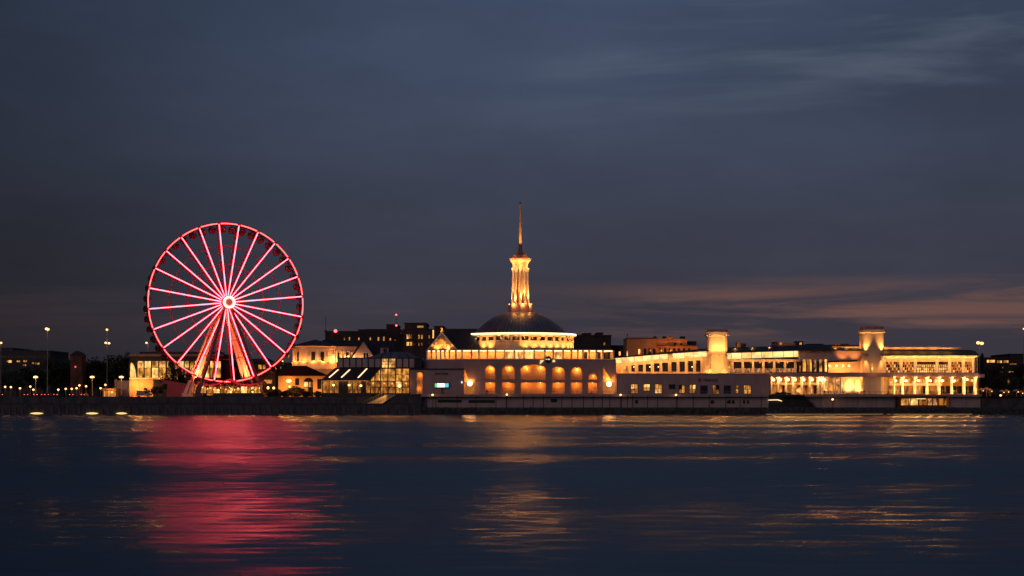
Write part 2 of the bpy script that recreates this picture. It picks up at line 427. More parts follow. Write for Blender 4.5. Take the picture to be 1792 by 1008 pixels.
# terrace on the right (raised deck with panelled retaining wall)
terr = struct('terrace', MB().box(X(737, 708), X(1345, 708), 708, 790, 2.4, TZ).box(X(1345, 708), X(1568, 708), 709.5, 790, 2.4, TZ - .004)
              .box(X(1568, 708), X(1664, 708), 716, 790, 2.4, TZ - .008).box(X(1568, 708), X(1664, 708), 708, 716, TZ - .75, TZ - .012)
              .box(X(1664, 708), X(1716, 708), 708, 790, 2.4, TZ - .016), M['stucco'])
edges = [737, 746, 763, 800, 833, 868, 886, 916, 933, 951, 983, 1001, 1021, 1038, 1054, 1067, 1087, 1098, 1107, 1133, 1151, 1185, 1213, 1241, 1270, 1295, 1332, 1345]
for a, b_ in list(zip(edges[:-1], edges[1:])) + [(1416, 1438), (1438, 1460), (1460, 1485), (1485, 1503), (1503, 1535), (1535, 1566), (1664, 1690), (1690, 1716)]:
    fy = 707.75 if a < 1345 or a >= 1664 else 709.2
    MB().box(X(a, 708) + .14, X(b_, 708) - .14, fy, fy + .22, 2.45, TZ - .45).build('panel', M['panel'], terr, loc=(X((a + b_) / 2, 708), 708, 5))
for e in edges[1:-1]:
    x = X(e, 708); MB().box(x - .12, x + .12, 707.85, 708.02, 2.45, TZ - .2).build('joint_post', M['dark'], terr, loc=(x, 708, 5))
MB().box(X(736, 708), X(1346, 708), 707.55, 708.6, TZ - .42, TZ + .03).build('coping', M['stucco2'], terr)
# banners and a few dark marks on the retaining wall
for a, b_, c_, d_ in [(766, 808, 699.5, 704.5), (820, 866, 700, 705), (964, 975, 698, 704)]:
    MB().pbox(a, b_, c_, d_, 707.6, 707.72).build('banner', M['banner'], terr)
for a, b_ in [(1111, 1117), (1243, 1250), (1272, 1279), (1280, 1286), (1300, 1304), (1307, 1311)]:
    MB().pprism([(a, 706), (b_, 706.5), (b_ - .5, 701), ((a + b_) / 2, 699.5), (a + .5, 701.5)], 707.62, 707.72).build('mural_figure', M['banner'], terr)

def railing(x0, x1, y, z0, h, step, name, label, thick=.035, m=None):
    t = thing(name, label, 'railing', ((x0 + x1) / 2, y, z0)); m = m or M['steel']
    q = MB(); q.box(x0, x1, y - thick, y + thick, z0 + h - .07, z0 + h); q.box(x0, x1, y - .02, y + .02, z0 + h * .5 - .03, z0 + h * .5); q.build('rail', m, t)
    n = max(2, int((x1 - x0) / step))
    pm = None
    for i in range(n + 1):
        x = x0 + (x1 - x0) * i / n
        if pm is None:
            o = MB().box(-.04, .04, -.04, .04, 0, h).build('post', m); pm = o.data; o.parent = t; o.location = (x - ORG[t.name].x, 0, 0)
        else:
            o = bpy.data.objects.new('post', pm); COL.objects.link(o); o.parent = t; o.location = (x - ORG[t.name].x, 0, 0)
    return t
railing(X(739, 708), X(1077, 708), 708.2, TZ + .03, 1.15, 2.4, 'railing', 'thin grey railing on the terrace in front of the domed hall')
railing(X(1078, 708), X(1345, 708), 708.2, TZ + .03, 1.1, 2.6, 'railing', 'thin grey railing below the small square windows of the low block')
railing(X(1420, 710), X(1715, 710), 710.0, TZ, 1.1, 2.2, 'railing', 'dark railing along the bright colonnaded terrace', m=M['dark'])
railing(X(-5, 704), X(500, 704), 704.2, GZ, 1.1, 3.2, 'railing', 'dark quay railing below the ferris wheel', m=M['dark'])
railing(X(502, 704), X(736, 704), 704.2, GZ, 1.1, 3.2, 'railing', 'dark quay railing in front of the glass restaurant', m=M['dark'])

# ================================================================== ferris wheel
WY = 718.0; TH = R_(23.5)
U = Vector((math.cos(TH), math.sin(TH), 0)); W = Vector((math.sin(TH), -math.cos(TH), 0)); UP = Vector((0, 0, 1))
WC = Vector((X(394.5, WY), WY, Z(530, WY))); WR = 30.4
def WP(a, r, wv):   # a clockwise from the top as seen from the front
    return WC + U * (r * math.sin(a)) + UP * (r * math.cos(a)) + W * wv
wheel = thing('ferris_wheel', 'tall ferris wheel with glowing red and white neon spokes on the quay', 'ferris wheel', (WC.x, WC.y, GZ))
NS = 24; A0 = R_(1.8 + 7.5)
def arc_tube(m, r, wv, a0, a1, rad, seg=4, n=8):
    p = [WP(a0 + (a1 - a0) * i / seg, r, wv) for i in range(seg + 1)]
    for i in range(seg): m.tube(p[i], p[i + 1], rad, n=n)
    return m
step = 2 * math.pi / NS
FW, BW = 1.6, -1.7
for i in range(NS):
    a = A0 + i * step
    seg = arc_tube(MB(), WR + .05, FW, a, a + step, .34, 4, 6)
    arc_tube(seg, WR - .2, BW, a, a + step, .26, 4, 6)
    for k in range(5):
        b_ = a + step * k / 4; seg.tube(WP(b_, WR, FW), WP(b_, WR - .2, BW), .1, n=5)
        if k < 4: seg.tube(WP(b_, WR, FW), WP(b_ + step / 4, WR - .2, BW), .07, n=5)
    sg = seg.build('rim_segment', M['redsteel'], wheel)
    arc_tube(MB(), WR - .1, FW + .42, a + .022, a + step - .022, .17, 5, 8).build('neon_tube', M['tube_rim'], sg)
    # spoke: a light truss with a front channel carrying the tube
    ca, sa = math.cos(a), math.sin(a); tan = U * ca - UP * sa; rad = U * sa + UP * ca
    r0, r1 = 2.3, WR - .3
    hub_f, hub_b = 2.0, -2.4
    p0, p1 = WP(a, r0, hub_f), WP(a, r1, FW); q0, q1 = WP(a, r0, hub_b), WP(a, r1, BW)
    m = MB(); m.bar(p0, p1, tan * .26, W * .08); m.bar(q0, q1, tan * .2, W * .16)
    nz_ = 14
    for k in range(nz_):
        t0, t1 = k / nz_, (k + 1) / nz_
        m.tube(p0.lerp(p1, t0), q0.lerp(q1, t1), .07, n=4, caps=False); m.tube(q0.lerp(q1, t1), p0.lerp(p1, t1), .07, n=4, caps=False)
    sp = m.build('spoke', M['redsteel'], wheel)
    MB().tube(p0 + W * .34, p1 + W * .34, .155, n=8).build('neon_tube', M['tube'], sp)
    # stay rings between neighbouring spokes
    for rr in (.72, .49):
        for wv in (1.6, -1.7): MB().tube(WP(a, WR * rr, wv), WP(a + step, WR * rr, wv), .085, n=5).build('stay', M['redsteel'], wheel)
hub = MB()
def disc_ring(m, r_in, r_out, w0, w1, n=40):
    vs_ = []
    for wv, r in ((w0, r_in), (w0, r_out), (w1, r_out), (w1, r_in)):
        for i in range(n): vs_.append(WP(2 * math.pi * i / n, r, wv))
    fs = []
    for k in range(4):
        for i in range(n): fs.append((k * n + i, k * n + (i + 1) % n, ((k + 1) % 4) * n + (i + 1) % n, ((k + 1) % 4) * n + i))
    return m.add(vs_, fs)
hub.tube(WP(0, 0, -5.4), WP(0, 0, 5.4), 1.75, n=32)
for wv in (2.0, -2.4, 4.4, -4.4): hub.tube(WP(0, 0, wv - .3), WP(0, 0, wv + .3), 2.55, n=32)
for k in range(12):
    a = k * math.pi / 6; hub.bar(WP(a, 2.1, 2.3), WP(a, 2.1, 4.1), (U * math.cos(a) - UP * math.sin(a)) * .1, (U * math.sin(a) + UP * math.cos(a)) * .4)
hb = hub.build('hub', M['redsteel'], wheel)
disc_ring(MB(), 1.62, 2.35, 5.35, 5.75).build('ring_light', M['ring'], hb)
MB().tube(WP(0, 0, 5.42), WP(0, 0, 5.95), 1.6, 1.05, n=32).build('hub_cap', glow('hub_cap_glow', (1, .10, .075), .38), hb)  # cap given its own red glow for the ring's light on it
# legs: heavy lit pair behind, slim dark pair in front
def leg(side, w_top, w_bot, ub, width, tubes, m_, lab=None):
    top = WP(0, 0, w_top) + U * (side * 1.1) - UP * 1.6; bot = Vector((WC.x, WC.y, GZ)) + U * (side * ub) + W * w_bot
    d = (bot - top).normalized(); n_ = W; s_ = d.cross(n_).normalized()
    q = MB()
    if tubes == 3:
        for o_, f in ((-1, 0), (0, 1.0), (1, 0)):
            q.tube(top + s_ * (o_ * width * .3) + W * f * .5, bot + s_ * (o_ * width) + W * f, .42, .75, n=12)
        for k in range(1, 9):
            t_ = k / 9; c_ = top.lerp(bot, t_); wd = width * (.3 + .7 * t_); q.bar(c_ - s_ * wd, c_ + s_ * wd, W * .12, d * .12)
    else:
        q.bar(top, bot, s_ * .55, W * .35); q.bar(top + s_ * .1 + W * .9, bot + s_ * .3 + W * 1.2, s_ * .25, W * .2)
    q.bar(bot - UP * .0, bot + UP * 1.4, U * (width + .8), W * 1.3)
    o = q.build('support_leg', m_, wheel)
    if lab: o['label'] = lab
    return bot
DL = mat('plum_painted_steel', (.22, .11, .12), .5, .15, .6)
for s_ in (-1, 1):
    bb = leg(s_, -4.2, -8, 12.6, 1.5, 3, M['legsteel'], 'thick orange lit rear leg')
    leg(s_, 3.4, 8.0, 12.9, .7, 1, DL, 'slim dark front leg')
    for k, pw in ((2.2, 42000), (-2.4, 30000)):
        p = bb + W * 4.5 + U * k + UP * 1.2
        light('SPOT', p, pw * .62, wheel, (1, .265, .10), .4, bb.lerp(WC, .45), 44, .8)
# gondolas
gm = MB(); gm.lathe([(.35, -1.45), (1.0, -1.3), (1.42, -.75), (1.5, -.25)], 0, 0, 14)
gm.lathe([(1.35, .75), (1.0, 1.15), (.3, 1.35)], 0, 0, 14)
for k in range(4):
    a = math.pi / 4 + k * math.pi / 2; gm.tube((1.42 * math.cos(a), 1.42 * math.sin(a), -.3), (1.3 * math.cos(a), 1.3 * math.sin(a), .8), .06, n=4)
gm.tube((0, 0, 1.2), (0, 0, 2.0), .12, n=6); gm.tube((-W.x * 1.6, -W.y * 1.6, 2.0), (W.x * 1.6, W.y * 1.6, 2.0), .12, n=6)
gg = MB().lathe([(1.46, -.28), (1.46, .3), (1.33, .78)], 0, 0, 14)
gpaint = mat('gondola_paint', (.14, .035, .04), .4, .2, 1.0)
gmesh = gm.build('gondola', gpaint); gme = gmesh.data; bpy.data.objects.remove(gmesh)
gl = gg.build('cabin_glass', M['glassd']); gle = gl.data; bpy.data.objects.remove(gl)
for i in range(48):
    a = A0 + (i + .5) * step / 2
    p = WP(a, WR - .3, -1.2); p.z -= 1.8
    g = mobj('gondola', gme, None, wheel, p - ORG[wheel.name]); mobj('cabin_glass', gle, None, g)

# boarding station under the wheel
st = thing('boarding_station', 'amber lit boarding station with draped canopy under the ferris wheel', 'kiosk', (X(404, 712), 714, GZ))
MB().pbox(348, 460, 688, 694.6, 710, 724).build('deck', M['dark'], st)
MB().pbox(349, 459, 671, 688, 723, 723.4).build('back_wall', M['ochre'], st)
for i, px in enumerate([350, 361, 373, 385, 397, 409, 421, 433, 445, 457]):
    MB().pbox(px - .7, px + .7, 671, 688, 711, 711.35).build('post', M['cream'], st)
cn = MB()
cp = [(349, 668), (365, 672), (378, 671), (388, 666), (398, 663), (409, 667), (420, 673), (437, 673), (459, 667)]
for (a, b_), (c_, d_) in zip(cp[:-1], cp[1:]):
    cn.add([(X(a, 710.5), 710.5, Z(b_ + 3.5, 710)), (X(c_, 710.5), 710.5, Z(d_ + 3.5, 710)), (X(c_, 710.5), 717, Z(d_ - 1, 710)), (X(a, 710.5), 717, Z(b_ - 1, 710)),
            (X(a, 710.5), 724, Z(b_ + 3.5, 710)), (X(c_, 710.5), 724, Z(d_ + 3.5, 710))], [(0, 1, 2, 3), (3, 2, 5, 4)])
cn.build('canopy', M['redcanvas'], st)
for i, px in enumerate([354, 362, 371, 386, 394, 399, 404, 409, 414, 424, 431, 438, 446, 453]):
    p = (X(px, 713), 713 + (i % 3) * 2, Z(678 + (i * 7 % 5), 713))
    MB().sphere(p, .2).build('bulb', M['lampw'], st)
    if i % 2 == 0: light('POINT', p, 260, st, WARM, .35)
for k, (a, b_) in enumerate([(351, 360), (362, 372), (374, 384), (386, 396), (398, 408), (410, 420), (422, 432), (434, 444), (446, 456)]): MB().pbox(a, b_, 676 + (k % 3), 687.5, 722.7, 722.9).build('back_panel', M[('win', 'win_dim', 'win_hot', 'win_dim')[k % 4]], st)  # glowing panels added so the station looks filled with amber light
for px0, px1 in [(350, 355), (362, 373)]: MB().pbox(px0, px1, 688.5, 692, 709.7, 709.95).build('lit_panel', M['win_dim'], st)
for px in (404, 442): MB().sphere((X(px, 709.4), 709.4, Z(686, 709.4)), .35).build('bulb', M['lampw'], st)
for i, px in enumerate([351, 358, 365, 372, 380, 388, 396, 404, 412, 420, 428, 436, 444, 452]): MB().pbox(px, px + 6.2, 684.2, 684.9, 710.2, 710.28).build('balustrade', M['canvas'], st)

# ================================================================== domed hall
HY = 716.0; DY = 742.0
hall = thing('domed_hall', 'long stucco hall with arcade, lit gallery and slate blue dome carrying a spire', 'hall', (X(941, HY), HY + 6, TZ))
def arch(px0, px1, py_top, py_spring, py_bot, n=10, pointed=0.0):
    c_ = (px0 + px1) / 2; r = (px1 - px0) / 2; h = py_spring - py_top; pts = [(px0, py_bot), (px1, py_bot)]
    for i in range(n + 1):
        t = math.pi * i / n; y = math.sin(t)
        if pointed: y = y * (1 - pointed) + pointed * (1 - abs(math.cos(t)))
        pts.append((c_ + r * math.cos(t), py_spring - h * y))
    return pts
ARC = [(849, 866.5, 638, 647, 664), (878, 900.5, 638, 647, 664), (911.5, 955, 637.5, 646, 664.5), (966, 988.5, 640, 649, 665), (999, 1019, 640.5, 650, 665.5), (1029, 1045.5, 652.5, 663, 665.8)]
hs = []
for i, a in enumerate(ARC):
    hs.append(arch(*a, pointed=.55 if i in (0, 1, 3, 4) else 0)); hs.append([(a[0], 689), (a[1], 689), (a[1], 669.5), (a[0], 669.5)])
hs.append([(812.5, 689), (830, 689), (830, 664), (819, 664), (812.5, 645)])          # left lamp niche, corner wedge cut to the outline of its light
hs.append([(1055.5, 689), (1076, 689), (1076, 655), (1069, 664), (1056, 643)])       # right lamp niche, top notched to the outline of light and shadow
holes('front_wall', [(805.5, 690.2), (1078, 690.2), (1078, 629), (805.5, 629)], hs, HY, 1.0, M['stucco'], hall)
MB().pbox(805.6, 1077.9, 629.2, 690, HY + 4.2, HY + 50).build('core', M['ochre'], hall)
MB().pbox(805.6, 1077.9, 664.8, 669.0, HY + 1.01, HY + 4.2).build('balcony_floor', M['stucco2'], hall)
MB().pbox(805.6, 1077.9, 629.2, 634, HY + 1.01, HY + 4.2).build('loggia_ceiling', M['ochre'], hall)
for px in (805.6, 831.5, 840, 872, 905.5, 960, 993, 1024, 1050, 1077.2):
    MB().pbox(px, px + 1, 634, 690, HY + 1.01, HY + 4.2).build('cross_wall', M['ochre'], hall)
MB().pbox(805.5, 1078, 633.4, 635.2, HY - .22, HY + .02).build('string_course', M['stucco2'], hall)
MB().pbox(832, 1050, 665.6, 668.6, HY - .35, HY + .02).build('balcony_ledge', M['stucco'], hall)
for i, a in enumerate(ARC):
    c_ = (a[0] + a[1]) / 2; wpx = a[1] - a[0]
    lx = [c_] if wpx < 30 else [919, 945]
    for q in lx:
        p = (X(q + 1.5, HY), HY + 3.4, Z(a[2] + 5, HY)); MB().sphere(p, .16).build('downlight', M['lampw'], hall)
        light('POINT', (p[0], p[1] - .15, p[2] - .2), 230 if i < 5 else 90, hall, (1, 0.415, 0.0936), .15)
    for q in ([c_] if wpx < 30 else [921, 946]):
        p = (X(q, HY), HY + 2.6, Z(671.5, HY)); light('POINT', p, 170, hall, (1, 0.365, 0.072), .15); MB().sphere((p[0], p[1], p[2] + .35), .14).build('downlight', M['lampw'], hall)
    # balustrade in the upper opening
    q = MB(); q.pbox(a[0], a[1], 659.5, 660, HY + .6, HY + .68)
    for k in range(int(wpx / 2.2)): q.pbox(a[0] + 1 + k * 2.2, a[0] + 1.35 + k * 2.2, 660, 664.5, HY + .61, HY + .67)
    if a[3] < 660: q.build('balustrade', M['canvas'], hall)
# wall lamps in the two corner niches
for px, pyc in ((822, 671), (1066, 672)):
    q = MB().sphere((X(px, HY), HY + .9, Z(pyc, HY)), 1.0, 14); o = q.build('globe_lamp', glow('niche_lamp_glass', (1, .70, .34), 5), hall, smooth=True)
    light('POINT', (X(px, HY), HY - .1, Z(pyc - 1, HY)), 900, hall, (1, 0.465, 0.144), 1.05)
    light('POINT', (X(px, HY), HY + 2.8, Z(pyc - 8, HY)), 420, hall, (1, 0.415, 0.101), .3)
    MB().box(X(px, HY) - .12, X(px, HY) + .12, HY + 1.8, HY + 4.2, Z(pyc, HY) - .12, Z(pyc, HY) + .12).build('lamp_bracket', M['dark'], hall)
# round emblem above the arcade, gold wings either side
em = MB()
em.tube((X(959.5, HY), HY - .35, Z(628.5, HY)), (X(959.5, HY), HY - .02, Z(628.5, HY)), 1.15, n=28)
eo = em.build('emblem', M['banner'], hall)
ring = MB()
for k in range(28):
    a, b_ = 2 * math.pi * k / 28, 2 * math.pi * (k + 1) / 28
    c_ = Vector((X(959.5, HY), HY - .38, Z(629.5, HY))); ring.tube(c_ + Vector((math.cos(a), 0, math.sin(a))) * 1.15, c_ + Vector((math.cos(b_), 0, math.sin(b_))) * 1.15, .16, n=6)
ring.build('emblem_ring', M['dark'], eo)
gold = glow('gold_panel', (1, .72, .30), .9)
MB().pprism([(944.5, 637), (946.5, 636.5), (952, 631), (951.5, 630), (945.5, 630.2)], HY - .4, HY - .3).build('emblem_wing', gold, eo)
MB().pprism([(966.5, 633.6), (971.3, 633.8), (971.5, 629.8), (967.5, 629.4)], HY - .4, HY - .3).build('emblem_wing', gold, eo)
MB().pprism([(954.2, 629.5), (957.4, 629.5), (957.4, 628), (954.2, 628)], HY - .46, HY - .38).build('emblem_light', gold, eo)
MB().pprism([(958.3, 629.7), (962.5, 629.7), (962.5, 627.8), (958.3, 627.8)], HY - .46, HY - .38).build('emblem_light', gold, eo)

# gallery: shallow arc of bays under a thin roof
def gy(px): return 717.4 + 6.5 * ((px - 910) / 168) ** 2
gcols = [746, 754, 762.5, 770.5, 778, 786, 797.5, 808.5, 825, 838, 853, 867, 883, 900, 917, 935, 953.5, 968, 985.5, 1000, 1011.5, 1020.5, 1031.5, 1044.5, 1056, 1075]
GZB, GZT = Z(629.5, 716.5), Z(612.6, 717)
fl = MB(); rf = MB(); ce = MB(); bw = MB()
for a, b_ in zip(gcols[:-1], gcols[1:]):
    ya, yb = gy(a), gy(b_); xa, xb = X(a, 717), X(b_, 717)
    def seg(m, ya_, yb_, da, db, z0, z1):
        m.add([(xa, ya + da, z0), (xb, yb + da, z0), (xb, yb + db, z0), (xa, ya + db, z0), (xa, ya + da, z1), (xb, yb + da, z1), (xb, yb + db, z1), (xa, ya + db, z1)],
              [(0, 3, 2, 1), (4, 5, 6, 7), (0, 1, 5, 4), (1, 2, 6, 5), (2, 3, 7, 6), (3, 0, 4, 7)])
    seg(fl, ya, yb, -1.2, 4, GZB - .35, GZB)
    seg(rf, ya, yb, -1.5, 8, GZT, GZT + .34)
    seg(bw, ya, yb, 2.2, 2.5, GZB, GZT)
    m = MB(); seg(m, ya, yb, -.55, -.15, GZT - .42, GZT - .06); m.build('cove_light', M['cove'], hall)
    m = MB(); seg(m, ya, yb, -.9, -.75, GZB + .02, GZB + .4); m.build('parapet', M['white'], hall)
    # glazed panel on the back wall
    if b_ - a > 10:
        m = MB(); u0, u1 = xa + .5, xb - .5
        m.add([(u0, ya + 2.1, GZB + .5), (u1, yb + 2.1, GZB + .5), (u1, yb + 2.1, GZT - .5), (u0, ya + 2.1, GZT - .5), (u0, ya + 2.18, GZB + .5), (u1, yb + 2.18, GZB + .5), (u1, yb + 2.18, GZT - .5), (u0, ya + 2.18, GZT - .5)],
              [(0, 1, 2, 3), (7, 6, 5, 4), (0, 4, 5, 1), (1, 5, 6, 2), (2, 6, 7, 3), (3, 7, 4, 0)])
        hot = 880 < a < 925 or 960 < a < 985
        dk = a > 1040 or 1015 < a < 1030
        m.build('gallery_window', M['glassd'] if dk else (M['win_hot'] if hot else M['ochre']), hall)
    light('AREA', ((xa + xb) / 2, (ya + yb) / 2 + .2, GZT - .5), 85 if a > 815 else 60, hall, (1, 0.457, 0.13), target=((xa + xb) / 2, (ya + yb) / 2 + 2.2, GZB), size=(max(.8, xb - xa - .6), .3))
fl.build('gallery_floor', M['stucco2'], hall); rf.build('gallery_roof', M['canvas'], hall); bw.build('gallery_back_wall', M['ochre'], hall)
for c_ in gcols:
    x, y = X(c_, 717), gy(c_) - .55
    wdt = .42 if c_ in (825, 853, 883, 900, 917, 935) else .55
    low = GZB if not 750 < c_ < 781 else Z(636.5, 716)
    m = MB(); m.box(x - wdt * .5, x + wdt * .5, y - .3, y + .15, low, GZT - .02); m.box(x - wdt * .75, x + wdt * .75, y - .42, y + .2, GZT - .5, GZT - .1); m.box(x - wdt * .7, x + wdt * .7, y - .4, y + .2, low, low + .3)
    m.build('gallery_column', M['white'], hall, loc=(x, y, low))
# wall below the left end of the gallery
MB().pbox(741, 805.4, 629.4, 690, 718, 760).build('west_wall', M['stucco'], hall)
# drum, cornice, dome
DX = X(910.5, DY); zc0, zc1 = 30.1, 31.5
MB().lathe([(21.2, 22), (21.2, 28.0), (21.35, 28.05), (21.35, 28.25), (20.4, 28.3), (20.4, zc0)], DX, DY, 96).build('drum', M['cream'], hall)
MB().lathe([(20.5, zc0), (21.9, zc0 + .25), (22.1, zc1 - .1), (21.2, zc1), (18.0, zc1 + .05)], DX, DY, 96).build('cornice', M['white'], hall)
MB().lathe([(22.12, zc1 - .75), (22.3, zc1 - .7), (22.3, zc1 - .12), (22.12, zc1 - .08)], DX, DY, 96).build('cornice_glow', glow('cornice_glow', (1, .74, .40), 2.2), hall)  # emissive ring set on the cornice fascia
for k in range(38):
    a = 2 * math.pi * (k + .5) / 38
    if math.sin(a) > .25: continue
    ca, sa = math.cos(a), math.sin(a); t_ = Vector((-sa, ca, 0)); r_ = Vector((ca, sa, 0)); c_ = Vector((DX, DY, 0))
    m = MB(); m.bar(c_ + r_ * 20.9 + UP * 28.25, c_ + r_ * 20.9 + UP * (zc0 + .1), t_ * .34, r_ * .45); m.build('drum_pier', M['cream'], hall)
    a2 = 2 * math.pi * (k + 1) / 38; ca, sa = math.cos(a2), math.sin(a2); t_ = Vector((-sa, ca, 0)); r_ = Vector((ca, sa, 0))
    if sa < .2: MB().bar(c_ + r_ * 20.38 + UP * 28.5, c_ + r_ * 20.38 + UP * (zc0 - .3), t_ * 1.25, r_ * .06).build('drum_window', M['glassd'], hall)
    a3 = math.degrees(a2) % 360
    if 180 <= a3 <= 360 and not 240 < a3 < 268:
        p = c_ + r_ * 23.4 + UP * 25.5
        light('SPOT', p, 800, hall, (1, 0.481, 0.144), .15, c_ + r_ * 21.0 + UP * 27.6, 95, .8)
        MB().box(p.x - .15, p.x + .15, p.y - .15, p.y + .15, p.z - .5, p.z - .1).build('floodlight', M['dark'], hall)
    if 180 <= a3 <= 360:
        light('POINT', c_ + r_ * 22.0 + UP * 29.4, 70, hall, (1, 0.481, 0.144), .1)
dome = MB(); RB, HD = 18.2, 9.2; RD = (RB * RB + HD * HD) / (2 * HD); prof = []
for k in range(17):
    t_ = math.asin(RB / RD) * (1 - k / 16); prof.append((max(.4, RD * math.sin(t_)), zc1 + .02 + RD * math.cos(t_) - (RD - HD)))
dm = dome.lathe(prof, DX, DY, 96).build('dome', M['zinc'], hall, smooth=True)
for k in range(72):
    a = 2 * math.pi * k / 72
    if math.sin(a) > .3: continue
    m = MB(); r_ = Vector((math.cos(a), math.sin(a), 0)); t_ = Vector((-math.sin(a), math.cos(a), 0)); big = k % 6 == 0
    for (ra, za), (rb, zb) in zip(prof[:-1], prof[1:]):
        if rb < 4: break
        m.bar(Vector((DX, DY, za)) + r_ * ra, Vector((DX, DY, zb)) + r_ * rb, t_ * (.16 if big else .07), r_ * (.2 if big else .12))
    m.build('dome_rib', mat('zinc_seam', (.20, .235, .30), .42, .15, .4, metal=.3, spec=.5), dm)
# spire tower on the dome
zt = 40.2
tower = MB(); tower.lathe([(4.9, zt - 2.2), (4.9, 43.1), (4.4, 43.2)], DX, DY, 8, math.pi / 2)
tw = tower.build('spire_tower', M['stucco2'], hall)
MB().lathe([(2.55, 43.2), (2.35, 58.2)], DX, DY, 24).build('shaft', M['ochre'], tw)
for k in range(10):
    a = 2 * math.pi * k / 10 + .32
    b0 = Vector((DX + 3.25 * math.cos(a), DY + 3.25 * math.sin(a), 43.2)); b1 = Vector((DX + 2.85 * math.cos(a), DY + 2.85 * math.sin(a), 57.4))
    m = MB(); m.tube(b0, b1, .52, .44, n=12); m.tube(b0, b0 + UP * .7, .7, .55, n=12); m.tube(b1 - UP * 1.4, b1 - UP * .2, .45, .75, n=10); m.tube(b1 - UP * .2, b1 + UP * .3, .8, n=8)
    m.build('column', M['white'], tw)
MB().lathe([(3.0, 57.7), (3.1, 59.3), (3.4, 59.8), (4.2, 60.9), (4.35, 61.4), (3.9, 61.6)], DX, DY, 32).build('capital', M['cream'], tw)
MB().lathe([(3.0, 61.6), (3.1, 62.6), (2.9, 62.9)], DX, DY, 32).build('drum_cap', mat('copper_rust', (.34, .15, .10), .6, .2, .8), tw)
MB().lathe([(2.2, 62.9), (1.3, 63.5), (.85, 64.6), (.66, 66.0), (.58, 67.2)], DX, DY, 24).build('spire_cone', mat('bronze_dark', (.14, .07, .06), .5, .2, .8), tw)
MB().lathe([(.62, 67.2), (.48, 73), (.30, 79), (.2, 83.2)], DX, DY, 12).build('spike', mat('gilded_spike', (.62, .36, .16), .5, .1, .8), tw)
MB().sphere((DX, DY, 83.5), .38).build('finial', M['dark'], tw)
for k in range(8):
    a = 2 * math.pi * k / 8 + .2
    if math.sin(a) > .3: continue
    p = Vector((DX + 4.45 * math.cos(a), DY + 4.45 * math.sin(a), 43.6)); MB().box(p.x - .18, p.x + .18, p.y - .18, p.y + .18, 43.15, 43.55).build('floodlight', M['lampw'], tw)
    light('SPOT', p + UP * .1, 5200, tw, (1, 0.448, 0.13), .2, (DX + 2.2 * math.cos(a), DY + 2.2 * math.sin(a), 57), 50, .7)
    light('POINT', p - UP * .2 + Vector((math.cos(a), math.sin(a), -.3)) * .7, 220 if math.sin(a) < -.5 else 0.1, tw, (1, 0.349, 0.072), .1)
for a in (-2.4, -1.57, -.7): light('SPOT', (DX + 4.2 * math.cos(a), DY + 4.2 * math.sin(a), 62.0), 2600, tw, (1, 0.457, 0.144), .2, (DX, DY, 74), 34, .8)
for a in (-2.4, -.8): light('POINT', (DX + 5.0 * math.cos(a), DY + 5.0 * math.sin(a), 63.0), 70, tw, (1, .5, .2), .2)
for a in (-2.6, -1.57, -.5): light('POINT', (DX + 4.9 * math.cos(a), DY + 4.9 * math.sin(a), 58.6), 240, tw, (1, 0.481, 0.144), .2)

# cross-gabled pavilion roof left of the drum
pv = MB(); Y0 = 722.5
def P3(px, py, Y): return (X(px, Y), Y, Z(py, Y))
pv.add([P3(742, 611.6, Y0), P3(836, 611.6, Y0), P3(832, 579.5, Y0 + 10), P3(768, 580.5, Y0 + 10), P3(836, 611.6, Y0 + 20), P3(742, 611.6, Y0 + 20)],
       [(0, 1, 2, 3), (2, 4, 5, 3), (0, 3, 5), (1, 4, 2), (0, 5, 4, 1)])
pr = pv.build('pavilion_roof', M['slate'], hall)
MB().pprism([(749, 611.6), (798.5, 611.6), (773, 582.5)], Y0 - 1.6, Y0 + 7).build('gable', M['ochre'], hall)
q = MB()
for a, b_ in (((748, 612), (773, 581.8)), ((773, 581.8), (799.5, 612))):
    A, B = Vector(P3(*a, Y0 - 1.9)), Vector(P3(*b_, Y0 - 1.9)); dd = (B - A).normalized(); nn = dd.cross(Vector((0, 1, 0))); q.bar(A, B, nn * .22, Vector((0, .35, 0)))
q.build('gable_moulding', M['white'], hall)
q = MB(); q.box(X(772, Y0), X(774, Y0), Y0 - 1.6, Y0 - 1.4, Z(583, Y0), Z(575, Y0)); q.box(X(769.8, Y0), X(776.2, Y0), Y0 - 1.62, Y0 - 1.38, Z(580.2, Y0), Z(578.8, Y0)); q.sphere((X(773, Y0), Y0 - 1.5, Z(574.5, Y0)), .4)
q.build('finial', mat('gilding', (.75, .45, .08), .4, .1, 1), hall)
light('POINT', (X(773, Y0), Y0 - 2.6, Z(577, Y0)), 60, hall, (1, 0.581, 0.144), .1)
for px in (763, 786):
    light('SPOT', (X(px, Y0), Y0 - 3.6, Z(612.5, Y0)), 1500, hall, (1, 0.465, 0.13), .15, (X(px + (3 if px < 773 else -3), Y0), Y0 - 1.6, Z(600, Y0)), 110, .9)
    MB().box(X(px, Y0) - .2, X(px, Y0) + .2, Y0 - 3.8, Y0 - 3.4, GZT + .35, GZT + .6).build('floodlight', M['dark'], hall)
# lettering on the drum and pillars of text
tx = "MARLAKET UP"
for i, ch in enumerate(tx):
    if ch == ' ': continue
    px = 927 + i * 5.0; x = X(px, 721.3); a = math.asin(max(-1, min(1, (x - DX) / 21.3))); y = DY - 21.3 * math.cos(a) - .06
    lettering('sign_letter', ch, 1.35, y, 896 + x * F / y, HOR - (24.6 - CH) * F / y, M['sign_b'], hall, .02)

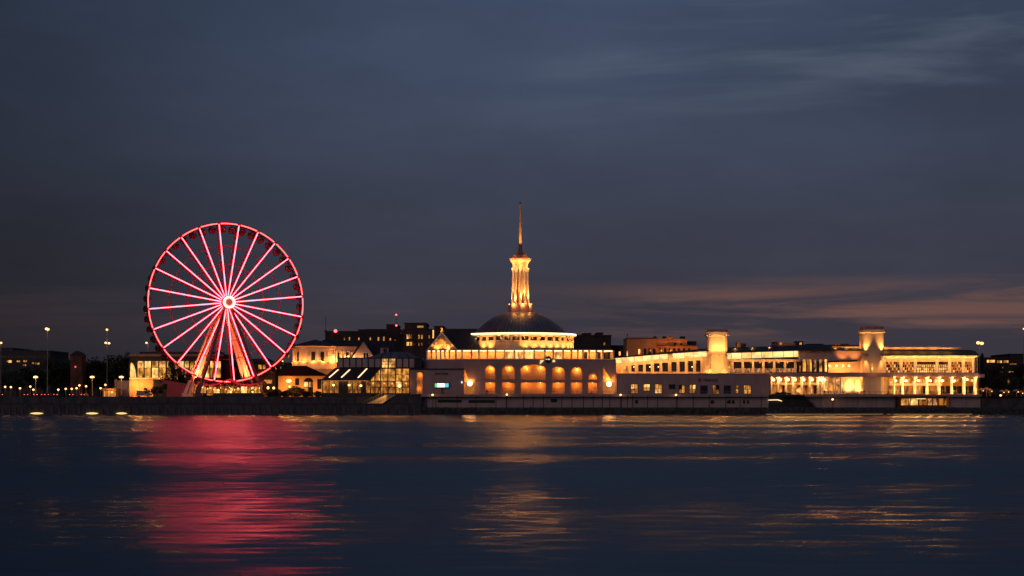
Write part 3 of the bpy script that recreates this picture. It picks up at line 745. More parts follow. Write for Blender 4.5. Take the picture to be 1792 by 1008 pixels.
# ---- low annex left of the hall with lettering, lit screen and doorway
AY = 711.5
an = thing('annex', 'low plain stucco annex with dark lettering and a lit doorway left of the domed hall', 'building', (X(765, AY), AY + 4, TZ))
holes('front_wall', [(717.5, 690.2), (812, 690.2), (812, 647.5), (717.5, 647.5)], [arch(729.5, 739.5, 651, 656, 689.2, 8)], AY, .5, M['stucco'], an)
MB().pbox(717.6, 811.9, 647.8, 690, AY + 2.6, AY + 6.3).build('core', M['ochre'], an)
MB().pbox(740.5, 811.9, 647.8, 690, AY + .52, AY + 2.58).build('infill', M['stucco'], an)
MB().pbox(717, 812.6, 644.8, 647.4, AY - .35, AY + 6.4).build('roof_edge', M['darkroof'], an)
light('POINT', (X(735, AY), AY + 1.4, Z(655, AY)), 160, an, (1, 0.398, 0.0864), .2)
light('POINT', (X(733, AY), AY + 1.6, Z(680, AY)), 90, an, (1, 0.398, 0.0864), .2)
lettering('sign_lettering', 'SEAFORM', 1.15, AY - .08, 761.5, 656, M['sign_d'], an, .03)
MB().pprism([(807.2, 670.6), (809.2, 670.6), (809.2, 667.2), (807.2, 667.2)], AY - .3, AY - .02).build('wall_lamp', glow('cool_lamp', (1, .95, .9), 1.2), an)
scn = thing('lit_screen', 'small glowing white and green screen on a post before the annex', 'sign', (X(773, AY - 1), AY - 1.2, TZ))
MB().pbox(760.2, 785.8, 670.0, 678.4, AY - 1.3, AY - 1.02).build('frame', M['dark'], scn)
for a, b_, mm in ((761, 765, 'screen_g'), (765, 778, 'screen_w'), (778, 785, 'screen_c')): MB().pbox(a, b_, 670.9, 677.6, AY - 1.36, AY - 1.31).build('display', M[mm], scn)
MB().pbox(772.2, 774, 678.4, 690.2, AY - 1.25, AY - 1.05).build('post', M['dark'], scn)

# ================================================================== glass restaurant (left of the annex)
RY = 713.0
rs = thing('glass_restaurant', 'half glazed restaurant with dark mullions, lean-to roof and amber interior', 'building', (X(650, RY), RY + 8, GZ))
MB().pbox(562, 738, 689, 695.5, RY - .2, RY + 20).build('plinth', M['dark'], rs)
# main glazed hall: grid of panes
cxs = [648, 656, 666, 679, 692, 703.5, 716.5]; rws = [(645, 656), (656, 667), (667, 677.5), (677.5, 689)]
fr = MB()
for c_ in cxs: fr.pbox(c_ - .9, c_ + .9, 643.5, 689, RY - .15, RY + .3)
for r_ in (644.5, 667, 677.5, 688.6): fr.pbox(648, 716.5, r_ - .7, r_ + .7, RY - .12, RY + .28)
gf = fr.build('window_frame', M['dark'], rs)
for i, (a, b_) in enumerate(zip(cxs[:-1], cxs[1:])):
    for j, (c_, d_) in enumerate(rws):
        mm = M['win'] if j < 2 else M['ochre']
        if i == 4 and j >= 2: mm = M['win_hot'] if j == 2 else M['win']
        MB().pbox(a + .95, b_ - .95, c_ + .4, d_ - .4, RY + .05, RY + .12).build('pane', mm if j < 2 or i == 4 else M['win_dim'], gf, loc=(X((a + b_) / 2, RY), RY, Z((c_ + d_) / 2, RY)))
MB().pbox(648.5, 716, 645, 689, RY + 1.5, RY + 18).build('core', M['brickd'], rs)
# upper band of solid panels with two lit ones
up = [(591, 600), (601.3, 611), (612.5, 622), (623.5, 632.5), (634, 643.5), (645, 654.5), (656, 666), (668, 678.5), (680, 692), (694, 703.5), (705, 714.5), (716, 725), (726.5, 738)]
MB().pbox(590, 738.5, 626, 644, RY + .3, RY + 16).build('upper_storey', M['dark'], rs)
for i, (a, b_) in enumerate(up):
    MB().pbox(a + .7, b_ - .3, 627.8, 643, RY + .05, RY + .28).build('panel', M['win_hot'] if i in (7, 8) else (M['glassd'] if i == 12 else M['panel']), rs)
q = MB(); q.pbox(668, 678.5, 632, 632.7, RY - .05, RY + .04); q.pbox(668, 692, 637.6, 638.2, RY - .05, RY + .04); q.pbox(680, 692, 632, 632.7, RY - .05, RY + .04); q.build('blind_slat', M['canvas'], rs)
# faceted low roof
q = MB(); Yb = RY + 16
q.add([P3(640, 627, RY), P3(664, 627, RY), P3(738.5, 627, RY), P3(738.5, 627, Yb), P3(640, 627, Yb), P3(672, 616.5, RY + 7), P3(712, 615.5, RY + 7), P3(684, 616, RY + 10)],
      [(0, 1, 5), (1, 2, 6, 5), (2, 3, 6), (3, 4, 5, 6), (4, 0, 5)])
rr_ = q.build('roof', M['zinc'], rs)
for a, b_ in ((664, 675), (682, 684), (700, 696), (718, 706), (738, 712)):
    A = Vector(P3(a, 626.6, RY - .1)); B = Vector(P3(b_, 616, RY + 6.9)); MB().bar(A, B, Vector((.12, 0, 0)), UP * .14).build('roof_seam', M['dark'], rr_)
# lean-to with sloping roof, three light strips and a glazed front
le = MB()
T0, T1, B0, B1 = Vector(P3(588, 642.5, RY)), Vector(P3(667, 642.5, RY)), Vector(P3(562, 664.5, RY - 7)), Vector(P3(648, 664.5, RY - 7))
dn = UP * .35
le.add([B0, B1, T1, T0, B0 - dn, B1 - dn, T1 - dn, T0 - dn], [(0, 1, 2, 3), (7, 6, 5, 4), (0, 4, 5, 1), (1, 5, 6, 2), (2, 6, 7, 3), (3, 7, 4, 0)])
lo_ = le.build('lean_to_roof', M['slate'], rs)
for t_, s0, s1 in ((.12, .16, .78), (.37, .16, .78), (.72, .14, .86)):
    a_ = B0.lerp(B1, t_); b2 = T0.lerp(T1, t_); p, q_ = a_.lerp(b2, s0), a_.lerp(b2, s1)
    MB().bar(p + UP * .12, q_ + UP * .12, Vector((.26, 0, 0)), UP * .07).build('glow_strip', M['strip'], lo_)
LY = RY - 6.6
MB().pbox(563, 648, 665, 666.6, LY - .1, LY + .3).build('gutter', mat('lit_gutter', (.55, .42, .30), .7), rs)
ps = [564, 576, 585, 593, 600, 609, 617, 626, 632, 640, 648]
fr = MB()
for c_ in ps: fr.pbox(c_ - .8, c_ + .8, 666.6, 689, LY - .05, LY + .25)
fr.pbox(564, 648, 687.6, 689, LY - .04, LY + .24); lf = fr.build('window_frame', M['dark'], rs)
for i, (a, b_) in enumerate(zip(ps[:-1], ps[1:])):
    MB().pbox(a + .8, b_ - .8, 667, 687.5, LY + .1, LY + .15).build('pane', M['glassd'] if i in (3, 4, 8) else M['win_dim'], lf, loc=(X((a + b_) / 2, LY), LY, Z(677, LY)))
MB().pbox(564, 647.5, 666.8, 689, LY + 1.2, RY + 1.4).build('lean_to_core', M['ochre'], rs)
MB().pbox(562, 650, 689, 695.6, LY - .3, LY + 6).build('lean_to_plinth', M['dark'], rs)
for px, py in ((583.5, 674), (631.5, 675), (611, 674)):
    MB().sphere((X(px, LY - .5), LY - .5, Z(py, LY)), .5, 10, .4).build('lantern', M['lampw'], rs); light('POINT', (X(px, LY - .9), LY - 1.1, Z(py, LY)), 90, rs, WARM, .3)
MB().sphere((X(714 - 15, RY), RY - .5, Z(675.5, RY)), .7, 10, .6).build('lantern', M['lampw'], rs)
for px in (652, 672, 686, 710): light('POINT', (X(px, RY), RY - 2.2, Z(671, RY)), 150, rs, (1, 0.415, 0.101), .3)
light('AREA', (X(605, LY), LY - .6, Z(666, LY)), 350, rs, (1, 0.415, 0.101), target=(X(605, LY), LY + .5, Z(684, LY)), size=(17, .3))
# lit stair from the restaurant terrace down to the quay
sr = thing('quay_stair', 'yellow lit stair running down to the quay below the glass restaurant', 'stairs', (X(661, 703), 703, 3.85))
A, B = Vector(P3(679, 690.5, 703.2)), Vector(P3(644, 706.6, 702.4))
for k in range(16):
    c_ = A.lerp(B, k / 15); wd = 1.3 + 2.0 * k / 15
    MB().box(c_.x - .9, c_.x + wd + 1.5, c_.y - .25, c_.y + .25, c_.z - .34, c_.z).build('step', M['cream'], sr)
for ox in (-1.3, 4.0):
    q = MB(); q.bar(A + Vector((ox if ox < 0 else ox - .4, -.3, 1.0)), B + Vector((ox, -.3, 1.0)), Vector((0, .05, 0)), UP * .06)
    for k in range(8):
        c_ = A.lerp(B, k / 7) + Vector((ox if ox < 0 else ox - .4 + .4 * k / 7, -.3, 0)); q.bar(c_, c_ + UP, Vector((.05, 0, 0)), Vector((0, .05, 0)))
    q.build('handrail', M['steel'], sr)
light('SPOT', (X(684, 703), 699.5, Z(684, 703)), 1600, sr, (1, 0.548, 0.115), .3, (X(661, 703), 703, Z(700, 703)), 60, .8)

# ---- gabled house behind the restaurant
GY = 728.0
gh = thing('gabled_house', 'house with tall pale gable, steep slate roof and one small dormer', 'building', (X(660, GY), GY + 7, GZ))
MB().pbox(614, 702, 626, 697, GY, GY + 14).build('wall', M['stucco'], gh)
q = MB(); q.add([P3(612, 627.5, GY - .4), P3(705, 627.5, GY - .4), P3(684, 596.5, GY + 7), P3(632, 596.5, GY + 7), P3(705, 627.5, GY + 14), P3(612, 627.5, GY + 14)], [(0, 1, 2, 3), (2, 4, 5, 3), (0, 3, 5), (1, 4, 2), (0, 5, 4, 1)])
gr_ = q.build('roof', M['slate'], gh)
MB().pprism([(613.5, 629), (658.5, 629), (635.8, 597.5)], GY - 1.8, GY + 6.5).build('gable', mat('pink_render', (.52, .37, .31), .9, .12, .3), gh)
q = MB()
for a, b_ in (((612.5, 629.5), (635.8, 596.6)), ((635.8, 596.6), (659.5, 629.5))):
    A, B = Vector(P3(*a, GY - 1.9)), Vector(P3(*b_, GY - 1.9)); nn = (B - A).normalized().cross(Vector((0, 1, 0))); q.bar(A, B, nn * .16, Vector((0, .3, 0)))
q.build('verge_board', M['brickd'], gh)
window(gh, 636, 645, 617.5, 627.5, GY - 1.8, M['glassd'], M['white'], 2, 1, .14)
MB().pprism([(665.5, 619), (679.5, 619), (679.5, 608.5), (665.5, 608.5)], GY + 1.2, GY + 6).build('dormer', M['stucco2'], gh)
MB().pbox(671, 677, 610, 618, GY + 1.1, GY + 1.18).build('dormer_window', M['glassd'], gh)
MB().pbox(664.5, 680.5, 606.8, 608.5, GY + .9, GY + 6).build('dormer_roof', M['slate'], gh)
for px, pw in ((620, 300), (631, 160), (650, 120)): light('POINT', (X(px, GY), GY - 3.0, Z(624.5, GY)), pw, gh, (1, 0.457, 0.13), .2)
for px in (604, 609, 620): MB().sphere((X(px, GY - 3), GY - 3.2, Z(624, GY)), .3).build('lamp', M['lampw'], gh)

# ---- rounded colonnaded house
CY = 738.0; cx_ = X(552, CY); cr_ = 9.0
rh = thing('round_house', 'floodlit cream round ended house with dark conical roof beside the wheel', 'building', (cx_, CY, GZ))
zb0, zb1, zb2, zb3 = Z(646, CY), Z(634, CY), Z(613, CY), Z(606.5, CY)
MB().lathe([(cr_ - .6, GZ - .3), (cr_ - .6, zb1 - .01)], cx_, CY, 14).build('lower_wall', M['stucco2'], rh)
MB().lathe([(cr_ + .1, zb0), (cr_ + .3, zb1), (cr_ - .5, zb1 + .1)], cx_, CY, 14).build('parapet', M['cream'], rh)
MB().lathe([(cr_ - .9, zb1), (cr_ - .9, zb2 + .1)], cx_, CY, 14).build('upper_wall', M['cream'], rh)
MB().lathe([(cr_ - .5, zb2), (cr_, zb2 + .3), (cr_ + .1, zb3 - .5), (cr_ + .6, zb3)], cx_, CY, 14).build('frieze', M['cream'], rh)
MB().lathe([(cr_ + 1.0, zb3), (cr_ + .9, zb3 + .2), (.4, Z(594.5, CY))], cx_, CY, 28).build('roof', M['slate'], rh)
MB().pbox(560, 628, 613.5, 697, CY - 3, CY + 8).build('rear_wing', M['cream'], rh)
MB().pbox(558, 630, 606, 613.5, CY - 3.6, CY + 8.6).build('rear_frieze', mat('rose_plaster', (.55, .34, .27), .9, .15, .3), rh)
q = MB(); q.add([P3(556, 606, CY - 4), P3(632, 606, CY - 4), P3(632, 606, CY + 9), P3(556, 606, CY + 9), P3(566, 594.5, CY + 2), P3(618, 597, CY + 2)], [(0, 1, 5, 4), (1, 2, 5), (2, 3, 4, 5), (3, 0, 4), (0, 3, 2, 1)]); q.build('rear_roof', M['slate'], rh)
for k in range(14):
    a = 2 * math.pi * k / 14
    if math.sin(a) > .35: continue
    r_ = Vector((math.cos(a), math.sin(a), 0)); c_ = Vector((cx_, CY, 0)); t_ = Vector((-r_.y, r_.x, 0))
    MB().tube(c_ + r_ * (cr_ - .35) + UP * zb1, c_ + r_ * (cr_ - .35) + UP * zb2, .38, .32, n=10).build('column', M['white'], rh)
    a2 = a + math.pi / 14; r2 = Vector((math.cos(a2), math.sin(a2), 0)); t2 = Vector((-r2.y, r2.x, 0)); ap = (cr_ - .9) * math.cos(math.pi / 14)
    if k % 3 != 0: MB().bar(c_ + r2 * (ap + .02) + UP * (zb1 + .3), c_ + r2 * (ap + .02) + UP * (zb2 - .8), t2 * .75, r2 * .05).build('window', M['glassd'], rh)
    light('POINT', c_ + r2 * (cr_ + .6) + UP * (zb1 + .5), 210, rh, (1, 0.44, 0.122), .15)
    light('POINT', c_ + r_ * (cr_ + 1.6) + UP * (zb0 - .2), 55, rh, (1, 0.415, 0.108), .15)
for i, px in enumerate((582, 589, 597, 604, 612, 620)):
    MB().pbox(px - .9, px + .9, 614, 634, CY - 3.8, CY - 3.05).build('pilaster', M['white'], rh)
    light('POINT', (X(px + 3, CY), CY - 5, Z(629, CY)), 110, rh, (1, 0.44, 0.122), .15)
    MB().pbox(px + 2, px + 5, 617, 629, CY - 3.1, CY - 3.02).build('window', M['glassd'] if i % 2 else M['win'], rh)

# ---- low hip-roofed pavilion in front of it
PY = 716.0
lp = thing('low_pavilion', 'low orange lit pavilion with broad dark hip roof and arched doorway', 'building', (X(528, PY), PY + 6, GZ))
holes('wall', [(487, 695), (570, 695), (570, 657), (487, 657)], [arch(531.5, 548, 661, 668, 694, 10), [(516.5, 674), (523.5, 674), (523.5, 662), (516.5, 662)], [(555, 681), (562.5, 681), (562.5, 663), (555, 663)]], PY, .5, M['ochre'], lp)
MB().pbox(487.2, 569.8, 657.2, 695, PY + 1.6, PY + 12).build('core', M['brickd'], lp)
q = MB(); q.add([P3(481, 657.8, PY - 1.6), P3(575, 657.8, PY - 1.6), P3(575, 657.8, PY + 13), P3(481, 657.8, PY + 13), P3(513, 640, PY + 5), P3(536, 640, PY + 5)], [(0, 1, 5, 4), (1, 2, 5), (2, 3, 4, 5), (3, 0, 4), (0, 3, 2, 1)]); q.build('roof', mat('dark_tile', (.006, .008, .012), .8, .3, .6, spec=.1), lp)
dw = MB(); dw.pbox(539.3, 540.3, 661, 690, PY + .2, PY + .4); dw.pbox(531.5, 548, 667.6, 668.5, PY + .2, PY + .4); dw.pbox(531.5, 548, 677, 677.9, PY + .2, PY + .4); dq = dw.build('door_frame', M['dark'], lp)
for a, b_, c_, d_, mm in ((532, 539, 668.5, 677, 'win_hot'), (540.6, 547.6, 668.5, 677, 'win'), (532, 539, 661.5, 667.5, 'glassd'), (540.6, 547.6, 661.5, 667.5, 'glassd'), (532, 539, 678, 692, 'win_dim'), (540.6, 547.6, 678, 692, 'glassd')):
    MB().pbox(a, b_, c_, d_, PY + .42, PY + .47).build('door_pane', M[mm], dq)
for a, b_, c_, d_ in ((516.5, 523.5, 662, 674), (555, 562.5, 663, 681)):
    MB().pbox(a, b_, c_, d_, PY + .3, PY + .36).build('shutter', M['glassd'], lp)
for px, pw in ((494, 420), (508, 330), (527, 240), (551, 300), (566, 200)): light('POINT', (X(px, PY), PY - 3.2, Z(680 if px != 508 else 668, PY)), pw, lp, (1, 0.39, 0.072), .4)
ul = thing('globe_lantern', 'broad glowing white globe lantern on a post before the low pavilion', 'lamp', (X(505.5, 711), 711, GZ))
MB().sphere((X(505.5, 711), 711, Z(666.5, 711)), 1.05, 14, .62).build('globe', M['lampw'], ul, smooth=True); MB().tube((X(505.5, 711), 711, GZ), (X(505.5, 711), 711, Z(669, 711)), .1).build('post', M['dark'], ul)
MB().sphere((X(507, 711), 710.6, Z(676.5, 711)), .42).build('lower_globe', M['lampw'], ul)
light('POINT', (X(505.5, 711), 710, Z(670, 711)), 350, ul, WARM, .6)

# ================================================================== glazed hall behind the wheel
VY = 748.0
vh = thing('glazed_hall', 'long flat roofed hall with tall bright windows behind the ferris wheel', 'building', (X(300, VY), VY + 8, GZ))
MB().pbox(226, 388, 619.5, 623.5, VY - 1.5, VY + 18).build('roof_slab', mat('tan_fascia', (.34, .21, .15), .9), vh)
MB().pbox(244, 384, 615.5, 619.4, VY + 2, VY + 16).build('roof_deck', M['dark'], vh)
MB().pbox(227, 387, 623.6, 697, VY + 1.2, VY + 17).build('core', M['brickd'], vh)
MB().pbox(227, 387, 623.6, 632, VY - .2, VY + 1.2).build('fascia', M['dark'], vh)
ms = [226.5, 239.5, 252, 264.8, 277.6, 291, 302, 313, 322, 331, 340, 349, 358, 367, 375, 387]
for i, (a, b_) in enumerate(zip(ms[:-1], ms[1:])):
    m = MB(); m.pbox(a - .9, a + .9, 632, 661.5, VY - .35, VY + 1.1); f_ = m.build('window_frame', M['dark'], vh)
    if i == 0:
        pts = [(a + .9, 660.8), (b_ - 1.5, 660.8)] + [(b_ - 1.5 - 9.5 * (1 - math.cos(t)), 660.8 - 27 * math.sin(t)) for t in (.3, .6, .9, 1.2, 1.5)]
        MB().pprism(pts, VY + .3, VY + .4).build('pane', M['win_hot'], f_)
    else:
        MB().pbox(a + .9, b_ - .9, 632, 643.5, VY + .3, VY + .4).build('pane', M['win_hot'] if (i * 5) % 3 else M['win'], f_, loc=(X((a + b_) / 2, VY), VY, Z(638, VY)))
        MB().pbox(a + .9, b_ - .9, 644, 660.8, VY + .3, VY + .4).build('pane', M['win_hot'] if (i * 7) % 3 == 0 else M['win'], f_, loc=(X((a + b_) / 2, VY), VY, Z(650, VY)))
MB().pbox(226, 330, 661, 663.8, VY - 1.6, VY + 1.1).build('ledge', M['cream'], vh)
MB().pbox(226.5, 268, 664.2, 697, VY - .3, VY + 1.1).build('lower_wall', M['ochre'], vh); MB().pbox(268, 387, 664.2, 697, VY - .3, VY + 1.1).build('lower_wall', M['brickd'], vh)  # dark brick stands in for the unlit stretch of this wall
for px, pw in ((232, 900), (246, 900), (260, 700), (240, 500)): light('POINT', (X(px, VY), VY - 4, Z(676 - (px % 5), VY)), pw, vh, (1, 0.465, 0.13), .4)
for px in (235, 256, 280, 310): light('POINT', (X(px, VY), VY - 2.6, Z(659, VY)), 130, vh, (1, 0.498, 0.144), .3)
# red-lit hoarding beside the wheel
hd = thing('hoarding', 'tall plain hoarding catching red light beside the ferris wheel', 'hoarding', (X(305, 733), 733, GZ))
MB().pprism([(291, 695), (330, 695), (330, 672), (300, 667), (283, 664), (283, 671), (293, 672)], 733, 733.4).build('sheet', M['redcanvas'], hd)
for px in (293, 311, 328): MB().pbox(px - .6, px + .6, 668, 695, 733.42, 733.8).build('post', M['dark'], hd)
# dark block and lit shop behind the wheel's right half
db = thing('plant_block', 'plain dark windowless block standing behind the ferris wheel', 'building', (X(398, 752), 756, GZ))
MB().pbox(389, 421, 622, 697, 752, 766).build('wall', M['brickd'], db); MB().pbox(388, 422, 620.4, 622, 751.7, 766.3).build('parapet', M['dark'], db)
MB().pbox(398, 404, 680, 697, 751.8, 752.0).build('door', M['dark'], db)
sb = thing('shop_row', 'dark shop with small yellow windows right of the wheel hub legs', 'building', (X(450, 745), 752, GZ))
MB().pbox(417, 482, 634, 697, 745, 760).build('wall', M['brickd'], sb)
q = MB(); q.add([P3(415, 634.5, 744), P3(484, 634.5, 744), P3(484, 634.5, 761), P3(415, 634.5, 761), P3(432, 628, 752), P3(470, 627, 752)], [(0, 1, 5, 4), (1, 2, 5), (2, 3, 4, 5), (3, 0, 4), (0, 3, 2, 1)]); q.build('roof', M['slate'], sb)
for a, b_, c_, d_ in ((413.5, 419, 637, 642.5), (452, 458, 638.5, 646), (459.5, 465, 638.5, 646), (491, 500, 638, 645), (462, 476, 664.5, 671)):
    if a > 482: continue
    window(sb, max(a, 418), b_, c_, d_, 745, M['win'], nx=1, nz=1)
for px in (469, 479): MB().sphere((X(px, 741), 741, Z(679, 741)), .5).build('lamp', M['lampw'], sb)
light('POINT', (X(470, 740), 740, Z(676, 740)), 400, sb, WARM, .4)
kk = thing('lit_kiosk', 'small amber kiosk with flat roof near the left lamp posts', 'kiosk', (X(191, 728), 729, GZ))
MB().pbox(180, 203, 682, 694.5, 727, 733).build('wall', M['canvas'], kk); MB().pbox(179, 204, 679.5, 682, 726, 734).build('roof', M['terra'], kk)
for a in (182, 188, 193.5, 198.5): MB().pbox(a, a + 3.6, 684, 693.5, 726.9, 726.98).build('opening', M['win'], kk)
light('POINT', (X(192, 725), 724.5, Z(686, 725)), 300, kk, WARM, .4)
wb = thing('white_board_wall', 'tall pale wall brightly lit by the rightmost low twin lamp', 'wall', (X(214, 736), 736, GZ))
MB().pbox(204, 225, 667, 697, 736, 737).build('panel', M['cream'], wb); MB().pbox(203, 226, 665.8, 667, 735.8, 737.2).build('coping', M['cream'], wb); MB().pbox(200.5, 203, 664, 697, 735.5, 737.3).build('end_post', M['cream'], wb)

# ================================================================== terminal on the right
TY = 722.0
tm = thing('pier_terminal', 'long two storey pier terminal with bright soffits, colonnade and two stub towers', 'building', (X(1500, TY), TY + 12, TZ))
def sl(px, table):
    for (a, b_), (c_, d_) in zip(table[:-1], table[1:]):
        if a <= px <= c_: return b_ + (d_ - b_) * (px - a) / (c_ - a)
    return table[-1][1] if px > table[-1][0] else table[0][1]
# --- left wing: sloping roof line, self-glowing soffit panels, piers with dark windows
rt = [(1075, 627), (1110, 624.2), (1170, 619.3), (1240, 614.5)]
def quad_slab(pts_front, Yf, Yb, t, name, m, parent):
    """slab whose underside front edge follows photo points"""
    q = MB()
    for (a, b_), (c_, d_) in zip(pts_front[:-1], pts_front[1:]):
        q.add([(X(a, Yf), Yf, Z(b_, Yf)), (X(c_, Yf), Yf, Z(d_, Yf)), (X(c_, Yf), Yb, Z(d_, Yf)), (X(a, Yf), Yb, Z(b_, Yf)),
               (X(a, Yf), Yf, Z(b_, Yf) + t), (X(c_, Yf), Yf, Z(d_, Yf) + t), (X(c_, Yf), Yb, Z(d_, Yf) + t), (X(a, Yf), Yb, Z(b_, Yf) + t)],
              [(0, 3, 2, 1), (4, 5, 6, 7), (0, 1, 5, 4), (1, 2, 6, 5), (2, 3, 7, 6), (3, 0, 4, 7)])
    return q.build(name, m, parent)
quad_slab(rt, TY - 2.5, TY + 26, .5, 'roof', M['darkroof'], tm)
q = MB(); q.add([P3(1140, 620, TY + 4), P3(1240, 613, TY + 4), P3(1240, 609.5, TY + 14), P3(1150, 617.5, TY + 14)], [(0, 1, 2, 3)]); q.build('upper_roof', M['darkroof'], tm)
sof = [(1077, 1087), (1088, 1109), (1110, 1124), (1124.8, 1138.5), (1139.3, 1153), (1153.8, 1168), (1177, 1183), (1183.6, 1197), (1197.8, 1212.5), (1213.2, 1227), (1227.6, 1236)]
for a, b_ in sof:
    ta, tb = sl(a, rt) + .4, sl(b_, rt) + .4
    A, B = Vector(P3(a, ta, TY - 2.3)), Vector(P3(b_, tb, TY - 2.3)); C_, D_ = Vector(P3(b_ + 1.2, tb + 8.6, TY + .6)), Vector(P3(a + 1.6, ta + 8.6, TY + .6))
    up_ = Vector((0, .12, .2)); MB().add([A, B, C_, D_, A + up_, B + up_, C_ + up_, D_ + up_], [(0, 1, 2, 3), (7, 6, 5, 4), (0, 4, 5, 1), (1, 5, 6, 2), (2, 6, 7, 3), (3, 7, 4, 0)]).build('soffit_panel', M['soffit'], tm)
q = MB()
for (a, b_), (c_, d_) in zip(rt[:-1], rt[1:]):
    q.prism([(X(a, TY), Z(655, TY)), (X(c_, TY), Z(655, TY)), (X(c_, TY), Z(d_ - .5, TY)), (X(a, TY), Z(b_ - .5, TY))], TY + .9, TY + 24)
q.build('west_wall', M['cream'], tm)
for px in (1078, 1088, 1103, 1113, 1128, 1142, 1157, 1172, 1187, 1201, 1215, 1228):
    t_ = sl(px, rt) + 9.5
    m = MB(); m.pprism([(px - 1.9, 655), (px + 1.9, 655), (px + 1.5, t_), (px - 1.5, t_)], TY + .35, TY + .88); m.build('pier', M['cream'], tm)
for i, (a, b_) in enumerate([(1090.5, 1099), (1105, 1111), (1117, 1125.5), (1130, 1139), (1144.5, 1154), (1159, 1169), (1175, 1184), (1189.5, 1198.5), (1204, 1213), (1218, 1226)]):
    window(tm, a, b_, sl(a, rt) + 14.5, 650.5, TY + .9, M['glassd'] if i not in (0,) else M['win'], M['cream'], 1, 1, .12)
    if i in (1, 3, 4, 8): MB().sphere((X(b_ - 1.5, TY), TY + .6, Z(642, TY)), .25).build('wall_lamp', M['lampw'], tm)
for px in range(1084, 1236, 14): light('POINT', (X(px, TY), TY - 1.6, Z(sl(px, rt) + 12, TY)), 120, tm, (1, 0.481, 0.13), .3)
for px in range(1090, 1236, 18): light('POINT', (X(px, TY), TY - .6, Z(652, TY)), 30, tm, (1, 0.415, 0.0864), .2)
# --- low front block with square windows
BY = 713.0
fb = thing('low_front_block', 'low mauve stucco block with small yellow square windows before the terminal', 'building', (X(1211, BY), BY + 4, TZ))
MB().pbox(1078.5, 1346.5, 655, 690.2, BY, BY + 9.3).build('wall', M['stucco'], fb)
MB().pbox(1077.8, 1347.2, 653.6, 655, BY - .25, BY + 9.5).build('coping', M['stucco2'], fb)
MB().pbox(1078.5, 1346.5, 690.0, 690.6, BY - .2, BY).build('plinth', M['stucco2'], fb)
ow = [M['win'], M['win_hot'], M['win_dim'], M['win']]
for a, b_, c_, d_, mm in [(1104.5, 1116, 672.5, 688, ow), (1126.5, 1137, 672.5, 683.5, [M['win'], M['win_hot'], M['win'], M['win_hot']]), (1146.5, 1158, 672.5, 688, [M['win_hot'], M['win']]), (1188.5, 1198, 674, 688, [M['win_dim'], M['glassd'], M['win'], M['win']]),
                          (1207, 1217, 673.5, 688, [M['win_dim'], M['win'], M['win_dim'], M['win_hot']]), (1247.5, 1258, 674.5, 689.5, [M['win_dim'], M['win_dim'], M['win_dim'], M['glassd']]), (1302, 1313.5, 674.5, 690, [M['win']])]:
    window(fb, a, b_, c_, min(d_, 689), BY, None, None, 2, 2, .17, pane_mats=mm)
window(fb, 1287.5, 1292, 674.5, 688, BY, None, None, 1, 2, .17, pane_mats=[M['win'], M['win_dim']])
for a, b_, c_, d_ in ((1170.5, 1182, 672.5, 681), (1225.5, 1238.5, 674.5, 689), (1266.5, 1279, 674.5, 689)): window(fb, a, b_, c_, d_, BY, M['glassd'], M['stucco'], 1, 1, .1)
MB().tube((X(1224.5, BY), BY - .16, Z(665, BY)), (X(1224.5, BY), BY - .01, Z(665, BY)), .72, n=24).build('sign_disc', M['redl'], fb)
lettering('sign_lettering', 'TERRACE', 1.35, BY - .1, 1230, 667.6, M['sign_d'], fb, .02)
# --- middle section
rt2 = [(1264, 618.6), (1330, 616.2), (1400, 614.0), (1470, 613.5), (1512, 613.5)]
quad_slab(rt2, TY - 2.5, TY + 28, .45, 'roof', M['darkroof'], tm)
q = MB(); q.add([P3(1268, 616, TY - .5), P3(1460, 612, TY - .5), P3(1530, 612, TY + 4), P3(1530, 604.5, TY + 12), P3(1440, 603, TY + 8), P3(1268, 608.5, TY + 8)], [(0, 1, 4, 5), (1, 2, 3, 4)]); q.build('upper_roof', M['slate'], tm)
MB().pbox(1268, 1380, 608.0, 609.4, TY + 8, TY + 9).build('roof_edge', M['cream'], tm); MB().pbox(1455, 1512, 606.6, 609.4, TY + 5, TY + 6).build('roof_edge', M['cream'], tm)
for px in (1290, 1320, 1350): light('POINT', (X(px, TY), TY + 6, Z(606.5, TY)), 60, tm, WARM, .2)
for px in (1465, 1485, 1500): light('POINT', (X(px, TY), TY + 3.5, Z(606, TY)), 90, tm, (1, 0.415, 0.101), .2)
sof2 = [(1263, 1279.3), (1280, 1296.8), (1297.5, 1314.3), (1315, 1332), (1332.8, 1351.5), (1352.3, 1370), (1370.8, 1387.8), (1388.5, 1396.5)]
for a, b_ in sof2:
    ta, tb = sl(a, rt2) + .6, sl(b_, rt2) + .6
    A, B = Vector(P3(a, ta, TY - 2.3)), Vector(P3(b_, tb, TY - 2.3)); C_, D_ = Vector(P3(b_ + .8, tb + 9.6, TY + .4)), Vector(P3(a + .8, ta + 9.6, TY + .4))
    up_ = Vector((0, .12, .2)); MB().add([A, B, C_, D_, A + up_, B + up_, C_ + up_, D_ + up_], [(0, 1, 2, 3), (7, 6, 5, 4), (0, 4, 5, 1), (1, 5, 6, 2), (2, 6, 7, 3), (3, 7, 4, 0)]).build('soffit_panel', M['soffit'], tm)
MB().pbox(1262, 1398, 627, 652, TY + 2.2, TY + 26).build('middle_wall', M['brickd'], tm)
MB().pbox(1262, 1400, 628.6, 633, TY + .2, TY + 2.2).build('lintel', M['stucco2'], tm)
for px in (1264, 1273, 1282, 1300, 1318, 1336, 1355, 1374, 1392):
    MB().pprism([(px - 2.2, 652), (px + 2.4, 652), (px + 1.6, 633), (px - 1.8, 633)], TY + .3, TY + .9).build('pier', M['cream'], tm)
